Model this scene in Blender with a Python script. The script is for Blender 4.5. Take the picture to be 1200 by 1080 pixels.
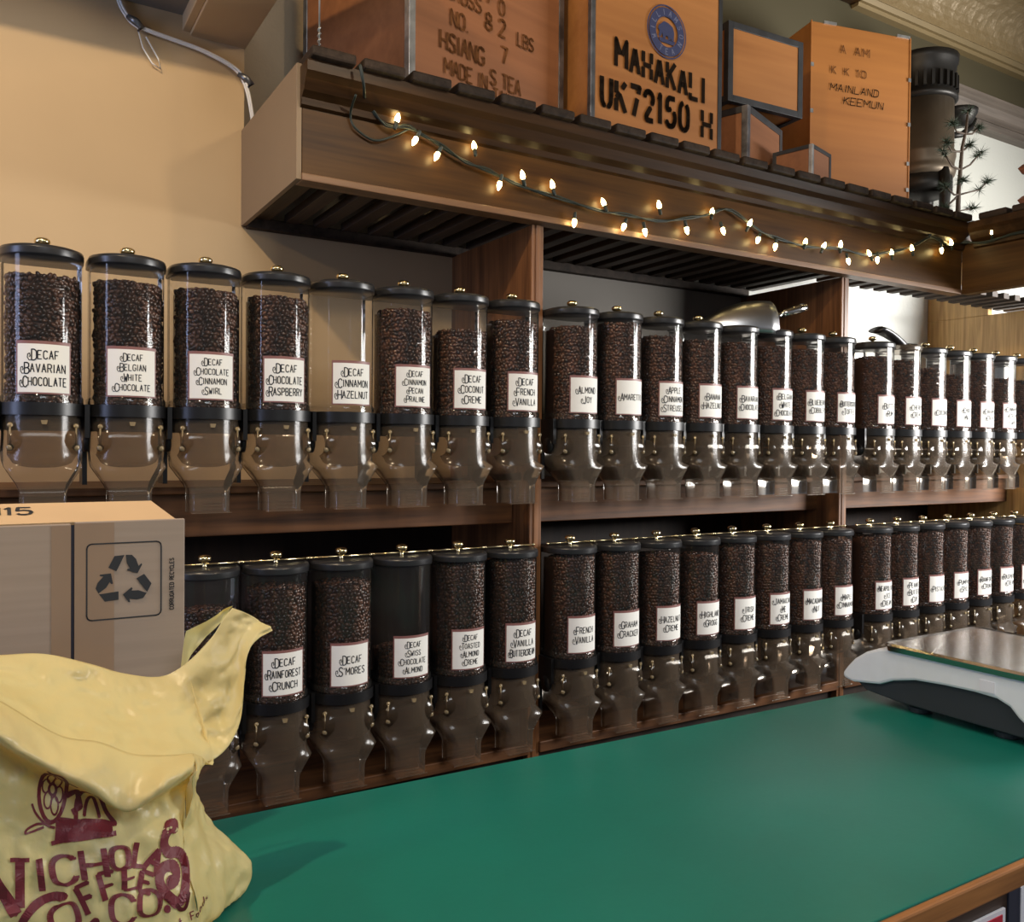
import bpy, bmesh, math, random
from mathutils import Vector, Matrix
from mathutils.bvhtree import BVHTree
random.seed(7)
S = bpy.context.scene
for o in list(bpy.data.objects): bpy.data.objects.remove(o)
COL = S.collection
PI = math.pi

# ------------------------------------------------------------------ camera, world, lights, exposure
cam = bpy.data.cameras.new('camera'); camo = bpy.data.objects.new('camera', cam); COL.objects.link(camo)
cam.sensor_width = 36; cam.sensor_fit = 'HORIZONTAL'; cam.lens = 1008.086 / 1200 * 36
cam.clip_start = 0.02; cam.clip_end = 60
_r = Vector((0.85383777, -0.52047238, 0.00834085)); _f = Vector((0.5205392, 0.85372865, -0.01365001)); _u = _r.cross(_f)
camo.matrix_world = Matrix(((_r.x, _u.x, -_f.x, -0.0921), (_r.y, _u.y, -_f.y, -1.9382), (_r.z, _u.z, -_f.z, -0.4051), (0, 0, 0, 1)))
S.camera = camo
S.view_settings.view_transform = 'Standard'; S.view_settings.look = 'None'
S.view_settings.gamma = 1; S.view_settings.use_curve_mapping = False
S.view_settings.exposure = 0.0
try:
    S.cycles.transparent_max_bounces = 32
    S.cycles.max_bounces = 10
    S.cycles.sample_clamp_indirect = 6
except Exception: pass
W = bpy.data.worlds.new('world'); S.world = W; W.use_nodes = True
W.node_tree.nodes['Background'].inputs[0].default_value = (0.80, 0.86, 1.0, 1)
W.node_tree.nodes['Background'].inputs[1].default_value = 0.13

def light(name, typ, loc, energy, color, size=0.1, target=None, size_y=None, spread=None):
    l = bpy.data.lights.new(name, typ); l.energy = energy; l.color = color
    if typ == 'AREA':
        l.size = size
        if size_y: l.shape = 'RECTANGLE'; l.size_y = size_y
        if spread: l.spread = spread
    else: l.shadow_soft_size = size
    o = bpy.data.objects.new(name, l); COL.objects.link(o); o.location = loc
    if target is not None:
        o.rotation_euler = (Vector(target) - Vector(loc)).to_track_quat('-Z', 'Y').to_euler()
    return o
WARM = (1.0, 0.77, 0.49)
light('pendant_light_over_bag', 'POINT', (-0.42, -1.0, 1.15), 74, WARM, 0.03)
light('wall_side_lamp', 'POINT', (-1.45, -0.85, 0.85), 22, WARM, 0.05)
light('pendant_light_over_counter', 'POINT', (1.05, -1.5, 0.85), 24, (1.0, 0.79, 0.54), 0.05)
light('daylight_from_right', 'AREA', (4.6, -1.8, 0.12), 88, (1.0, 0.98, 0.95), 1.8, (2.9, 0.4, -0.1), 0.85, 1.9)
light('window_light_left', 'AREA', (-2.3, -0.55, -0.1), 27, (0.52, 0.62, 1.0), 0.6, (1.2, -0.4, -0.4), 1.5)
light('added_fill_behind', 'AREA', (0.2, -4.0, 1.75), 52, (0.92, 0.96, 1.0), 1.6, (0.6, 0, -0.8), 1.0)  # added cool fill, no seen source; high enough to leave no streak on bins

# ------------------------------------------------------------------ materials
def new_mat(name):
    m = bpy.data.materials.new(name); m.use_nodes = True
    nt = m.node_tree; b = nt.nodes['Principled BSDF']
    return m, nt, b
def N(nt, t, **kw):
    n = nt.nodes.new(t)
    for k, v in kw.items(): setattr(n, k, v)
    return n
def mat(name, col, rough=0.5, metal=0, noise=0.0, nscale=8, bump=0, bscale=40, col2=None, coat=0, spec=0.5, stretch=(1, 1, 1)):
    m, nt, b = new_mat(name); L = nt.links
    b.inputs['Base Color'].default_value = (*col, 1); b.inputs['Roughness'].default_value = rough
    b.inputs['Metallic'].default_value = metal; b.inputs['Coat Weight'].default_value = coat
    b.inputs['Specular IOR Level'].default_value = spec
    tc = N(nt, 'ShaderNodeTexCoord'); mp = N(nt, 'ShaderNodeMapping'); mp.inputs['Scale'].default_value = stretch
    L.new(tc.outputs['Object'], mp.inputs[0])
    if noise or col2:
        nz = N(nt, 'ShaderNodeTexNoise'); nz.inputs['Scale'].default_value = nscale; nz.inputs['Detail'].default_value = 5
        L.new(mp.outputs[0], nz.inputs['Vector'])
        r = N(nt, 'ShaderNodeValToRGB'); c2 = col2 or tuple(c * (1 - noise) for c in col)
        r.color_ramp.elements[0].position = .33; r.color_ramp.elements[1].position = .67
        r.color_ramp.elements[0].color = (*c2, 1); r.color_ramp.elements[1].color = (*col, 1)
        L.new(nz.outputs['Fac'], r.inputs[0]); L.new(r.outputs[0], b.inputs['Base Color'])
    if bump:
        n2 = N(nt, 'ShaderNodeTexNoise'); n2.inputs['Scale'].default_value = bscale; n2.inputs['Detail'].default_value = 4
        L.new(mp.outputs[0], n2.inputs['Vector'])
        bp = N(nt, 'ShaderNodeBump'); bp.inputs['Strength'].default_value = bump; bp.inputs['Distance'].default_value = .004
        L.new(n2.outputs['Fac'], bp.inputs['Height']); L.new(bp.outputs[0], b.inputs['Normal'])
    return m
def wood(name, dark, light_, axis='X', scale=1.0, rough=0.35, coat=0.0, contrast=.25, ring=1.0, bump=.15, spec=.4):
    m, nt, b = new_mat(name); L = nt.links
    tc = N(nt, 'ShaderNodeTexCoord'); mp = N(nt, 'ShaderNodeMapping')
    lo, hi = 1.2 * scale, 22 * scale
    mp.inputs['Scale'].default_value = {'X': (lo, hi, hi), 'Y': (hi, lo, hi), 'Z': (hi, hi, lo)}[axis]
    L.new(tc.outputs['Object'], mp.inputs[0])
    n1 = N(nt, 'ShaderNodeTexNoise'); n1.inputs['Scale'].default_value = 1.0; n1.inputs['Detail'].default_value = 3; n1.inputs['Distortion'].default_value = 1.2 * ring
    n2 = N(nt, 'ShaderNodeTexNoise'); n2.inputs['Scale'].default_value = 6.0; n2.inputs['Detail'].default_value = 4
    L.new(mp.outputs[0], n1.inputs['Vector']); L.new(mp.outputs[0], n2.inputs['Vector'])
    mx = N(nt, 'ShaderNodeMath', operation='MULTIPLY_ADD'); mx.inputs[1].default_value = .45; L.new(n2.outputs['Fac'], mx.inputs[0]); L.new(n1.outputs['Fac'], mx.inputs[2])
    r = N(nt, 'ShaderNodeValToRGB'); r.color_ramp.elements[0].position = .72 - contrast; r.color_ramp.elements[1].position = .72 + contrast * .8
    r.color_ramp.elements[0].color = (*dark, 1); r.color_ramp.elements[1].color = (*light_, 1)
    L.new(mx.outputs[0], r.inputs[0]); L.new(r.outputs[0], b.inputs['Base Color'])
    b.inputs['Specular IOR Level'].default_value = spec; b.inputs['Roughness'].default_value = rough; b.inputs['Coat Weight'].default_value = coat; b.inputs['Coat Roughness'].default_value = .2
    bp = N(nt, 'ShaderNodeBump'); bp.inputs['Strength'].default_value = bump; bp.inputs['Distance'].default_value = .002
    L.new(mx.outputs[0], bp.inputs['Height']); L.new(bp.outputs[0], b.inputs['Normal'])
    return m
def clear(name, tint, rough, refl, haze, hazecol):
    m = bpy.data.materials.new(name); m.use_nodes = True; nt = m.node_tree; nt.nodes.clear(); L = nt.links
    out = N(nt, 'ShaderNodeOutputMaterial'); tr = N(nt, 'ShaderNodeBsdfTransparent'); gl = N(nt, 'ShaderNodeBsdfGlossy'); df = N(nt, 'ShaderNodeBsdfDiffuse')
    tr.inputs[0].default_value = (*tint, 1); gl.inputs['Roughness'].default_value = rough; df.inputs[0].default_value = (*hazecol, 1)
    lw = N(nt, 'ShaderNodeLayerWeight'); lw.inputs['Blend'].default_value = refl
    m1 = N(nt, 'ShaderNodeMixShader'); m1.inputs[0].default_value = haze
    m2 = N(nt, 'ShaderNodeMixShader')
    L.new(tr.outputs[0], m1.inputs[1]); L.new(df.outputs[0], m1.inputs[2])
    L.new(lw.outputs['Fresnel'], m2.inputs[0]); L.new(m1.outputs[0], m2.inputs[1]); L.new(gl.outputs[0], m2.inputs[2])
    L.new(m2.outputs[0], out.inputs[0]); return m
def emit(name, col, s):
    m = bpy.data.materials.new(name); m.use_nodes = True; nt = m.node_tree; b = nt.nodes['Principled BSDF']
    b.inputs['Base Color'].default_value = (*col, 1); b.inputs['Emission Color'].default_value = (*col, 1); b.inputs['Emission Strength'].default_value = s
    return m

M = {}
M['tan'] = mat('tan_wall_paint', (.52, .37, .205), .75, noise=.06, nscale=3, bump=.05, bscale=60)
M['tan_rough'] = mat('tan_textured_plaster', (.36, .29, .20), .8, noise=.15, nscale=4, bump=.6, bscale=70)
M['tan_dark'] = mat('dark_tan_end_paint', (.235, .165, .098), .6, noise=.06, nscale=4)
M['taupe'] = mat('taupe_bulkhead_shaded_wall', (.20, .18, .155), .7, noise=.08, nscale=3)  # on the middle wall this stands for tan darkened by shade
M['white_wall'] = mat('white_stucco', (.80, .81, .76), .85, bump=.5, bscale=60)
M['white_upper'] = mat('dimmed_white_stucco', (.56, .56, .50), .85, bump=.4, bscale=60)  # white stucco with the weaker light above the shelf put into its colour
M['olive'] = mat('olive_wall_paint', (.070, .057, .025), .7, noise=.05, nscale=3)
M['soffit'] = wood('dark_stained_fascia_wood', (.024, .009, .003), (.092, .041, .009), 'X', .7, .40, .0, .30, .5, spec=.2)
M['soffit_lip'] = wood('brown_edge_wood', (.10, .048, .022), (.22, .115, .055), 'X', 1.0, .4, 0, .3)
M['soffit_y'] = wood('dark_return_wood', (.024, .009, .003), (.092, .041, .009), 'Y', .7, .40, .0, .30, .5, spec=.2)
M['crown'] = wood('dark_crown_wood', (.014, .006, .002), (.055, .025, .008), 'X', .8, .34, .0, .3, spec=.22)
M['slat'] = wood('black_brown_slat_wood', (.012, .008, .006), (.05, .034, .024), 'Y', 1.0, .6, 0, .3, spec=.15)
M['slat_under'] = wood('brown_lath_wood', (.020, .013, .009), (.065, .043, .028), 'Y', 1.0, .6, 0, .3)
M['cab_z'] = wood('oak_stained_upright', (.060, .023, .009), (.25, .105, .038), 'Z', .9, .45, .0, .26)
M['cab_x'] = wood('oak_stained_board', (.045, .017, .007), (.185, .076, .028), 'X', .7, .5, .0, .26, 2.0)
M['cab_dark'] = wood('dark_cabinet_back', (.012, .006, .004), (.035, .018, .011), 'Z', .7, .6, 0, .3)
M['oak'] = wood('honey_oak_panel', (.44, .23, .07), (.76, .47, .17), 'Z', .9, .4, .1, .24, 1.6)
M['ledge'] = wood('grey_brown_moulding', (.07, .055, .042), (.19, .155, .125), 'X', .6, .5, 0, .3)
M['crate'] = wood('orange_plywood', (.24, .090, .022), (.38, .160, .046), 'X', .35, .5, .05, .34)
M['crate_red'] = wood('reddish_plywood', (.18, .068, .026), (.31, .125, .050), 'X', .35, .5, .1, .34)
M['crate_gold'] = wood('golden_plywood', (.24, .085, .016), (.35, .135, .028), 'X', .3, .5, .05, .34)
M['tinstrip'] = mat('tarnished_tin_strip', (.28, .29, .31), .38, .85, col2=(.08, .08, .085), nscale=14)
M['tinbright'] = mat('bright_tin_strip', (.72, .73, .72), .3, .8, col2=(.35, .35, .34), nscale=22)
M['darkstrip'] = mat('dark_grey_metal_strip', (.055, .056, .060), .5, .5, col2=(.03, .03, .03), nscale=12)
M['stencil'] = mat('black_stencil_ink', (.014, .009, .006), .95, spec=.03)
M['faded'] = mat('faded_stencil_ink', (.075, .030, .011), .95, col2=(.17, .068, .024), nscale=22, spec=.05)
M['navy'] = mat('navy_emblem_ink', (.022, .028, .085), .6)
M['emblem_letter'] = mat('pale_blue_emblem_letters', (.13, .14, .22), .6)
M['counter'] = mat('green_laminate', (.009, .185, .145), .30, noise=.16, nscale=3.5, bump=.03, bscale=90, spec=.5)
M['edge'] = wood('worn_counter_edge_wood', (.10, .040, .015), (.42, .18, .055), 'X', 1.2, .5, 0, .3)
M['counter_front'] = wood('dark_counter_front_wood', (.025, .014, .010), (.085, .052, .038), 'X', .8, .5, 0, .3)
M['card'] = mat('brown_corrugated_cardboard', (.37, .29, .235), .8, noise=.10, nscale=60, stretch=(.05, 1, 1.6), bump=.06, bscale=30)
M['card_top'] = mat('warm_lit_cardboard', (.62, .43, .25), .8, noise=.08, nscale=10)  # cardboard with the warm light on the flap put into its colour
M['tape'] = mat('brown_packing_tape', (.33, .23, .16), .3, noise=.08, nscale=10, coat=.3)
M['gap'] = mat('dark_seam', (.04, .04, .06), .7)
M['printblack'] = mat('black_box_ink', (.022, .024, .03), .7)
M['maroon'] = mat('maroon_print_ink', (.175, .018, .028), .5)
M['knob'] = mat('polished_brass', (.80, .66, .38), .18, 1.0)
M['lid'] = mat('black_plastic_lid', (.022, .022, .024), .30, noise=.1)
M['black'] = mat('black_plastic', (.008, .008, .009), .35)
M['paper'] = mat('white_label_paper', (.78, .77, .73), .8, spec=.15)
M['labelborder'] = mat('dark_red_label_border', (.22, .095, .085), .45)
M['ink'] = mat('dark_label_ink', (.022, .023, .030), .9, spec=.05)
M['clear'] = clear('clear_bin_plastic', (.95, .94, .92), .07, .26, .014, (.75, .72, .68))
M['chute'] = clear('smoky_chute_plastic', (.90, .87, .83), .17, .26, .075, (.62, .47, .34))
M['gate'] = clear('amber_chute_gate', (.40, .34, .28), .12, .3, .10, (.30, .22, .15))
M['tab'] = clear('amber_hinge_plastic', (.80, .66, .42), .15, .4, .35, (.62, .48, .28))
M['white_plastic'] = mat('white_scale_plastic', (.80, .84, .90), .4, noise=.03, nscale=40)
M['grey_plastic'] = mat('dark_grey_scale_plastic', (.030, .034, .042), .45)
M['steel'] = mat('brushed_steel', (.62, .60, .57), .16, 1.0, bump=.05, bscale=30)
M['scoop'] = mat('dull_aluminium', (.42, .42, .43), .3, 1.0)
M['iron'] = mat('black_cast_iron', (.035, .032, .028), .42, .6, noise=.4, nscale=6)
M['iron_brown'] = mat('aged_brown_metal', (.15, .115, .078), .45, .55, noise=.4, nscale=7)
M['needle'] = mat('dark_pine_needles', (.030, .050, .026), .7)
M['twig'] = mat('brown_twig', (.060, .040, .026), .8)
M['block'] = mat('slate_block', (.075, .085, .090), .7, noise=.1)
M['redwood'] = wood('red_stained_wood', (.16, .045, .018), (.30, .09, .035), 'Z', 1, .4, .1)
M['wire_white'] = mat('white_cable_sheath', (.78, .76, .72), .5)
M['wire_green'] = mat('dark_green_wire', (.012, .020, .014), .5)
M['bulb'] = emit('warm_glowing_bulb', (1.0, .75, .30), 36)
M['redposter'] = mat('red_poster_paper', (.52, .022, .050), .5)
M['whiteposter'] = mat('white_poster_paper', (.78, .79, .86), .5)
M['darkposter'] = mat('dark_blue_display_board', (.030, .036, .060), .4)
M['floor'] = mat('brown_floor_tile', (.16, .12, .09), .5, noise=.2, nscale=3)

def beans_mat():
    m, nt, b = new_mat('roasted_coffee_beans'); L = nt.links
    g = N(nt, 'ShaderNodeNewGeometry'); r = N(nt, 'ShaderNodeValToRGB')
    r.color_ramp.elements[0].color = (.020, .0075, .005, 1); r.color_ramp.elements[1].color = (.150, .058, .030, 1)
    L.new(g.outputs['Random Per Island'], r.inputs[0]); L.new(r.outputs[0], b.inputs['Base Color'])
    b.inputs['Roughness'].default_value = .27; b.inputs['Specular IOR Level'].default_value = .8
    return m
M['beans'] = beans_mat()
def tin_mat():
    m, nt, b = new_mat('gilded_embossed_tin'); L = nt.links
    tc = N(nt, 'ShaderNodeTexCoord'); v = N(nt, 'ShaderNodeTexVoronoi'); v.inputs['Scale'].default_value = 17
    nz = N(nt, 'ShaderNodeTexNoise'); nz.inputs['Scale'].default_value = 30; nz.inputs['Detail'].default_value = 4
    L.new(tc.outputs['Object'], v.inputs['Vector']); L.new(tc.outputs['Object'], nz.inputs['Vector'])
    a = N(nt, 'ShaderNodeMath', operation='ADD'); L.new(v.outputs['Distance'], a.inputs[0]); L.new(nz.outputs['Fac'], a.inputs[1])
    bp = N(nt, 'ShaderNodeBump'); bp.inputs['Strength'].default_value = .55; bp.inputs['Distance'].default_value = .012
    L.new(a.outputs[0], bp.inputs['Height']); L.new(bp.outputs[0], b.inputs['Normal'])
    b.inputs['Base Color'].default_value = (.30, .215, .105, 1); b.inputs['Roughness'].default_value = .42; b.inputs['Metallic'].default_value = .15
    return m
M['tin'] = tin_mat()
M['tin_plain'] = mat('gilded_plain_tin', (.27, .195, .09), .4, .15, noise=.1, nscale=6)
def bag_mat():
    m = bpy.data.materials.new('yellow_plastic_film'); m.use_nodes = True; nt = m.node_tree; nt.nodes.clear(); L = nt.links
    out = N(nt, 'ShaderNodeOutputMaterial'); b = N(nt, 'ShaderNodeBsdfPrincipled'); t = N(nt, 'ShaderNodeBsdfTranslucent')
    b.inputs['Base Color'].default_value = (.85, .80, .44, 1); b.inputs['Roughness'].default_value = .34
    t.inputs[0].default_value = (.95, .69, .07, 1)
    tc = N(nt, 'ShaderNodeTexCoord'); nz = N(nt, 'ShaderNodeTexNoise'); nz.inputs['Scale'].default_value = 26; nz.inputs['Detail'].default_value = 5
    L.new(tc.outputs['Object'], nz.inputs['Vector'])
    bp = N(nt, 'ShaderNodeBump'); bp.inputs['Strength'].default_value = .5; bp.inputs['Distance'].default_value = .006
    L.new(nz.outputs['Fac'], bp.inputs['Height']); L.new(bp.outputs[0], b.inputs['Normal'])
    mx = N(nt, 'ShaderNodeMixShader'); mx.inputs[0].default_value = .42
    L.new(b.outputs[0], mx.inputs[1]); L.new(t.outputs[0], mx.inputs[2]); L.new(mx.outputs[0], out.inputs[0]); return m
M['bag'] = bag_mat()

# ------------------------------------------------------------------ mesh helpers
class MB:
    def __init__(s): s.v = []; s.f = []; s.m = []; s.sm = []; s.cur = 0; s.smooth = False; s.T = None
    def add(s, vs, fs):
        b = len(s.v)
        s.v += [tuple(s.T @ Vector(p)) for p in vs] if s.T else [tuple(p) for p in vs]
        for f in fs: s.f.append([b + i for i in f]); s.m.append(s.cur); s.sm.append(s.smooth)
    def box(s, x0, x1, y0, y1, z0, z1):
        s.add([(x0, y0, z0), (x1, y0, z0), (x1, y1, z0), (x0, y1, z0), (x0, y0, z1), (x1, y0, z1), (x1, y1, z1), (x0, y1, z1)],
              [(3, 2, 1, 0), (4, 5, 6, 7), (0, 1, 5, 4), (1, 2, 6, 5), (2, 3, 7, 6), (3, 0, 4, 7)])
    def loft(s, loops, cap0=True, cap1=True, closed=True):
        n = len(loops[0]); vs = [p for l in loops for p in l]; fs = []
        for k in range(len(loops) - 1):
            for i in range(n if closed else n - 1):
                j = (i + 1) % n; fs.append((k * n + i, k * n + j, (k + 1) * n + j, (k + 1) * n + i))
        if cap0: fs.append(tuple(reversed(range(n))))
        if cap1: fs.append(tuple(range((len(loops) - 1) * n, len(loops) * n)))
        s.add(vs, fs)
    def lathe(s, prof, n=16, c=(0, 0, 0)):
        s.loft([[(c[0] + r * math.cos(2 * PI * i / n), c[1] + r * math.sin(2 * PI * i / n), c[2] + z) for i in range(n)] for r, z in prof])
    def tube(s, path, rad, n=6, closed_ends=True):
        P = [Vector(p) for p in path]; loops = []; up = Vector((0, 0, 1))
        rr = rad if isinstance(rad, (list, tuple)) else [rad] * len(P)
        for i, p in enumerate(P):
            t = (P[min(i + 1, len(P) - 1)] - P[max(i - 1, 0)]).normalized()
            a = t.cross(up if abs(t.dot(up)) < .95 else Vector((1, 0, 0))).normalized(); b = t.cross(a)
            loops.append([tuple(p + a * rr[i] * math.cos(2 * PI * k / n) + b * rr[i] * math.sin(2 * PI * k / n)) for k in range(n)])
        s.loft(loops, closed_ends, closed_ends)
    def ell(s, c, r, nu=8, nv=5, R=None):
        loops = []
        for j in range(nv + 1):
            th = PI * (j + .02) / (nv + .04); ring = []
            for i in range(nu):
                p = Vector((r[0] * math.sin(th) * math.cos(2 * PI * i / nu), r[1] * math.sin(th) * math.sin(2 * PI * i / nu), -r[2] * math.cos(th)))
                if R: p = R @ p
                ring.append((c[0] + p.x, c[1] + p.y, c[2] + p.z))
            loops.append(ring)
        s.loft(loops)
    def prism(s, poly, d0, d1, ax='y'):           # polygon in two axes, extruded on the third
        def P(a, b, d): return {'y': (a, d, b), 'x': (d, a, b), 'z': (a, b, d)}[ax]
        s.loft([[P(a, b, d0) for a, b in poly], [P(a, b, d1) for a, b in poly]])
def obj(name, mb, mats, parent=None, loc=(0, 0, 0), bevel=0, rot=None, fix=True):
    me = bpy.data.meshes.new(name); me.from_pydata(mb.v, [], mb.f)
    if not isinstance(mats, (list, tuple)): mats = [mats]
    for m in mats: me.materials.append(m)
    me.polygons.foreach_set('material_index', mb.m); me.polygons.foreach_set('use_smooth', mb.sm)
    if fix:
        bm = bmesh.new(); bm.from_mesh(me); bmesh.ops.recalc_face_normals(bm, faces=bm.faces); bm.to_mesh(me); bm.free()
    me.update()
    o = bpy.data.objects.new(name, me); COL.objects.link(o); o.location = loc
    if rot: o.rotation_euler = rot
    if parent: o.parent = parent
    if bevel:
        b = o.modifiers.new('bevel', 'BEVEL'); b.width = bevel; b.segments = 2; b.limit_method = 'ANGLE'
    return o
def tag(o, label, cat, group=None):
    o['label'] = label; o['category'] = cat
    if group: o['group'] = group
    return o
def thing(name, label, cat, loc=(0, 0, 0), rz=0, group=None):
    o = bpy.data.objects.new(name, None); COL.objects.link(o); o.location = loc; o.rotation_euler = (0, 0, rz); o.empty_display_size = .05
    return tag(o, label, cat, group)
def struct(name, mb, m, bevel=0):
    o = obj(name, mb, m, bevel=bevel); o['kind'] = 'structure'; return o
def boxo(name, b, m, parent=None, bevel=.002):
    mb = MB(); mb.box(*b); return obj(name, mb, m, parent, bevel=bevel)

# ------------------------------------------------------------------ stroke lettering (a skeleton alphabet, 4 x 8 grid)
G = {'A': ['00 28 40', '0.8,3 3.2,3'], 'B': ['00 08 2.5,8 3.7,7.2 3.7,5.2 2.6,4.3 04', '2.6,4.3 4,3.2 4,1.2 2.8,0 00'],
 'C': ['4,6.4 3.3,7.6 28 0.7,7.4 06 02 0.7,0.6 20 3.3,0.4 4,1.6'], 'D': ['00 08 28 3.4,7.2 46 42 3.4,0.8 20 00'],
 'E': ['40 00 08 48', '04 3,4'], 'F': ['00 08 48', '04 3,4'], 'G': ['4,6.4 3.3,7.6 28 0.7,7.4 06 02 0.7,0.6 20 3.3,0.4 4,1.4 4,3.6 2.4,3.6'],
 'H': ['00 08', '40 48', '04 44'], 'I': ['20 28'], 'J': ['38 3,1.6 2.4,0.4 1.4,0 0.4,0.6 0,1.8'], 'K': ['00 08', '48 0,3.4', '1.4,4.6 40'],
 'L': ['08 00 40'], 'M': ['00 08 2,3 48 40'], 'N': ['00 08 40 48'], 'O': ['20 0.7,0.6 02 06 0.7,7.4 28 3.3,7.4 46 42 3.3,0.6 20'],
 'P': ['00 08 2.6,8 3.8,7.2 3.8,4.6 2.6,3.8 0,3.8'], 'Q': ['20 0.7,0.6 02 06 0.7,7.4 28 3.3,7.4 46 42 3.3,0.6 20', '2.4,2 4.2,-0.6'],
 'R': ['00 08 2.6,8 3.8,7.2 3.8,4.8 2.6,4 04', '2.2,4 40'], 'S': ['4,6.6 3.2,7.7 28 0.7,7.4 0.2,6.2 0.7,4.8 3.2,3.5 4,2 3.4,0.6 20 0.6,0.5 0,1.6'],
 'T': ['20 28', '08 48'], 'U': ['08 02 0.7,0.6 20 3.3,0.6 42 48'], 'V': ['08 20 48'], 'W': ['08 10 25 30 48'], 'X': ['00 48', '08 40'], 'Y': ['08 2,4 48', '24 20'], 'Z': ['08 48 00 40'],
 '0': ['20 0.7,0.6 02 06 0.7,7.4 28 3.3,7.4 46 42 3.3,0.6 20'], '1': ['0.8,6.4 28 20'], '2': ['0,6.2 0.6,7.5 28 3.4,7.4 4,6 3.4,4.4 00 40'], '5': ['3.8,8 0.3,8 0,4.4 2,5 3.4,4.4 4,2.6 3.4,0.7 20 0.6,0.4 0,1.4'],
 '7': ['08 48 1.4,0'], '8': ['24 0.4,5 0.4,7 28 3.6,7 3.6,5 24 0,2.8 0,1.2 20 4,1.2 4,2.8 24'], "'": ['28 2,6.4'], '.': ['2,0 2,0.7'], '&': ['4,0 0.6,6 1,7.6 28 3,7 2.6,5.6 0.4,3 0,1.4 1,0 20 4,3'],
 'c': ['3.4,3.6 2,4.6 .4,3.6 .4,1 2,0 3.4,1'], 'o': ['2,0 .4,1 .4,3.6 2,4.6 3.6,3.6 3.6,1 2,0'], 'u': ['.4,4.6 .4,1 1.6,0 3.4,1', '3.4,4.6 3.4,0'], 'r': ['.6,0 .6,4.6', '.6,3.4 2,4.6 3.2,4.2'],
 'm': ['0,0 0,4.6', '0,3.6 1,4.6 2,3.6 2,0', '2,3.6 3,4.6 4,3.6 4,0'], 'e': ['.4,2.4 3.6,2.4 3.4,3.8 2,4.6 .4,3.6 .4,1 2,0 3.5,.8'], 't': ['1.6,7 1.6,.6 2.6,0 3.4,.4', '.4,4.6 3,4.6'], 'd': ['3.4,8 3.4,0', '3.4,1 2,0 .4,1 .4,3.6 2,4.6 3.4,3.6'], 's': ['3.4,3.8 2,4.6 .6,3.8 2,2.4 3.4,1 2,0 .4,.8']}
def _pts(sx):
    out = []
    for t in sx.split():
        if ',' in t: a, b = t.split(','); out.append((float(a), float(b)))
        else: out.append((float(t[0]), float(t[1])))
    return out
G = {k: [_pts(x) for x in v] for k, v in G.items()}
def chaikin(p, n=2):
    closed = p[0] == p[-1]
    for _ in range(n):
        q = [] if closed else [p[0]]
        for a, b in zip(p, p[1:]):
            q += [(a[0] * .75 + b[0] * .25, a[1] * .75 + b[1] * .25), (a[0] * .25 + b[0] * .75, a[1] * .25 + b[1] * .75)]
        q.append(q[0] if closed else p[-1]); p = q
    return p
SHARP = 'AVWMNKXZYEFHILT147\'.'
class Ink:
    """collects flat ribbons; fn maps sheet coordinates to a point in space"""
    def __init__(s, fn): s.mb = MB(); s.fn = fn
    def poly(s, pts): s.mb.add([s.fn(x, y) for x, y in pts], [tuple(range(len(pts)))])
    def stroke(s, pts, w, thin=1.0, joints=True, sub=None):
        if sub:
            q = [pts[0]]
            for a, b in zip(pts, pts[1:]):
                n = max(1, int(math.hypot(b[0] - a[0], b[1] - a[1]) / sub))
                q += [(a[0] + (b[0] - a[0]) * i / n, a[1] + (b[1] - a[1]) * i / n) for i in range(1, n + 1)]
            pts = q
        for a, b in zip(pts, pts[1:]):
            dx, dy = b[0] - a[0], b[1] - a[1]; l = math.hypot(dx, dy)
            if l < 1e-9: continue
            ww = w * (thin + (1 - thin) * abs(dy) / l) / 2; nx, ny = -dy / l * ww, dx / l * ww
            s.poly([(a[0] + nx, a[1] + ny), (a[0] - nx, a[1] - ny), (b[0] - nx, b[1] - ny), (b[0] + nx, b[1] + ny)])
        if joints:
            r = w * (1 if thin == 1 else thin * .9) / 2
            for p in pts[1:-1] if thin == 1 else pts:
                s.poly([(p[0] + r * math.cos(k * PI / 3), p[1] + r * math.sin(k * PI / 3)) for k in range(6)])
    def char(s, ch, x, y, w, h, sw, rot=0, smooth=0, thin=1.0, serif=0, sub=None, slant=0, bow=0):
        if ch not in G: return
        ca, sa = math.cos(rot), math.sin(rot)
        def T(p):
            px = (p[0] / 4) * w + slant * p[1] / 8 * h; py = p[1] / 8 * h
            return (x + px * ca - py * sa, y + px * sa + py * ca)
        for st in G[ch]:
            q = chaikin(st, smooth) if smooth and ch not in SHARP else st
            s.stroke([T(p) for p in q], sw, thin, True, sub)
            if serif and (st[0] != st[-1]):
                for p, o in ((st[0], st[1]), (st[-1], st[-2])):
                    if abs(p[1] - o[1]) > 1 and abs(p[0] - o[0]) < 2.5:
                        a = (p[0] - serif * 4 / w, p[1]); b = (p[0] + serif * 4 / w, p[1]); s.stroke([T(a), T(b)], sw * .5, 1, False, sub)
    def text(s, t, x, y, w, h, gap, sw, **k):
        """left edge x; w is one letter's width"""
        ca, sa = math.cos(k.get('rot', 0)), math.sin(k.get('rot', 0)); d = 0
        for ch in t:
            lw = w * (.35 if ch in "I'.1" else (1.25 if ch in 'MW' else 1))
            if ch in "I'.1": s.char(ch, x + (d - w * .33) * ca, y + (d - w * .33) * sa, w, h, sw, **k)
            else: s.char(ch, x + d * ca, y + d * sa, lw, h, sw, **k)
            d += (lw if ch != ' ' else w * .7) + gap
        return d - gap
    def width(s, t, w, gap): return sum((w * (.35 if c in "I'.1" else 1.25 if c in 'MW' else .7 if c == ' ' else 1)) + gap for c in t) - gap
    def done(s, name, m, parent=None): return obj(name, s.mb, m, parent, fix=False)

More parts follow.
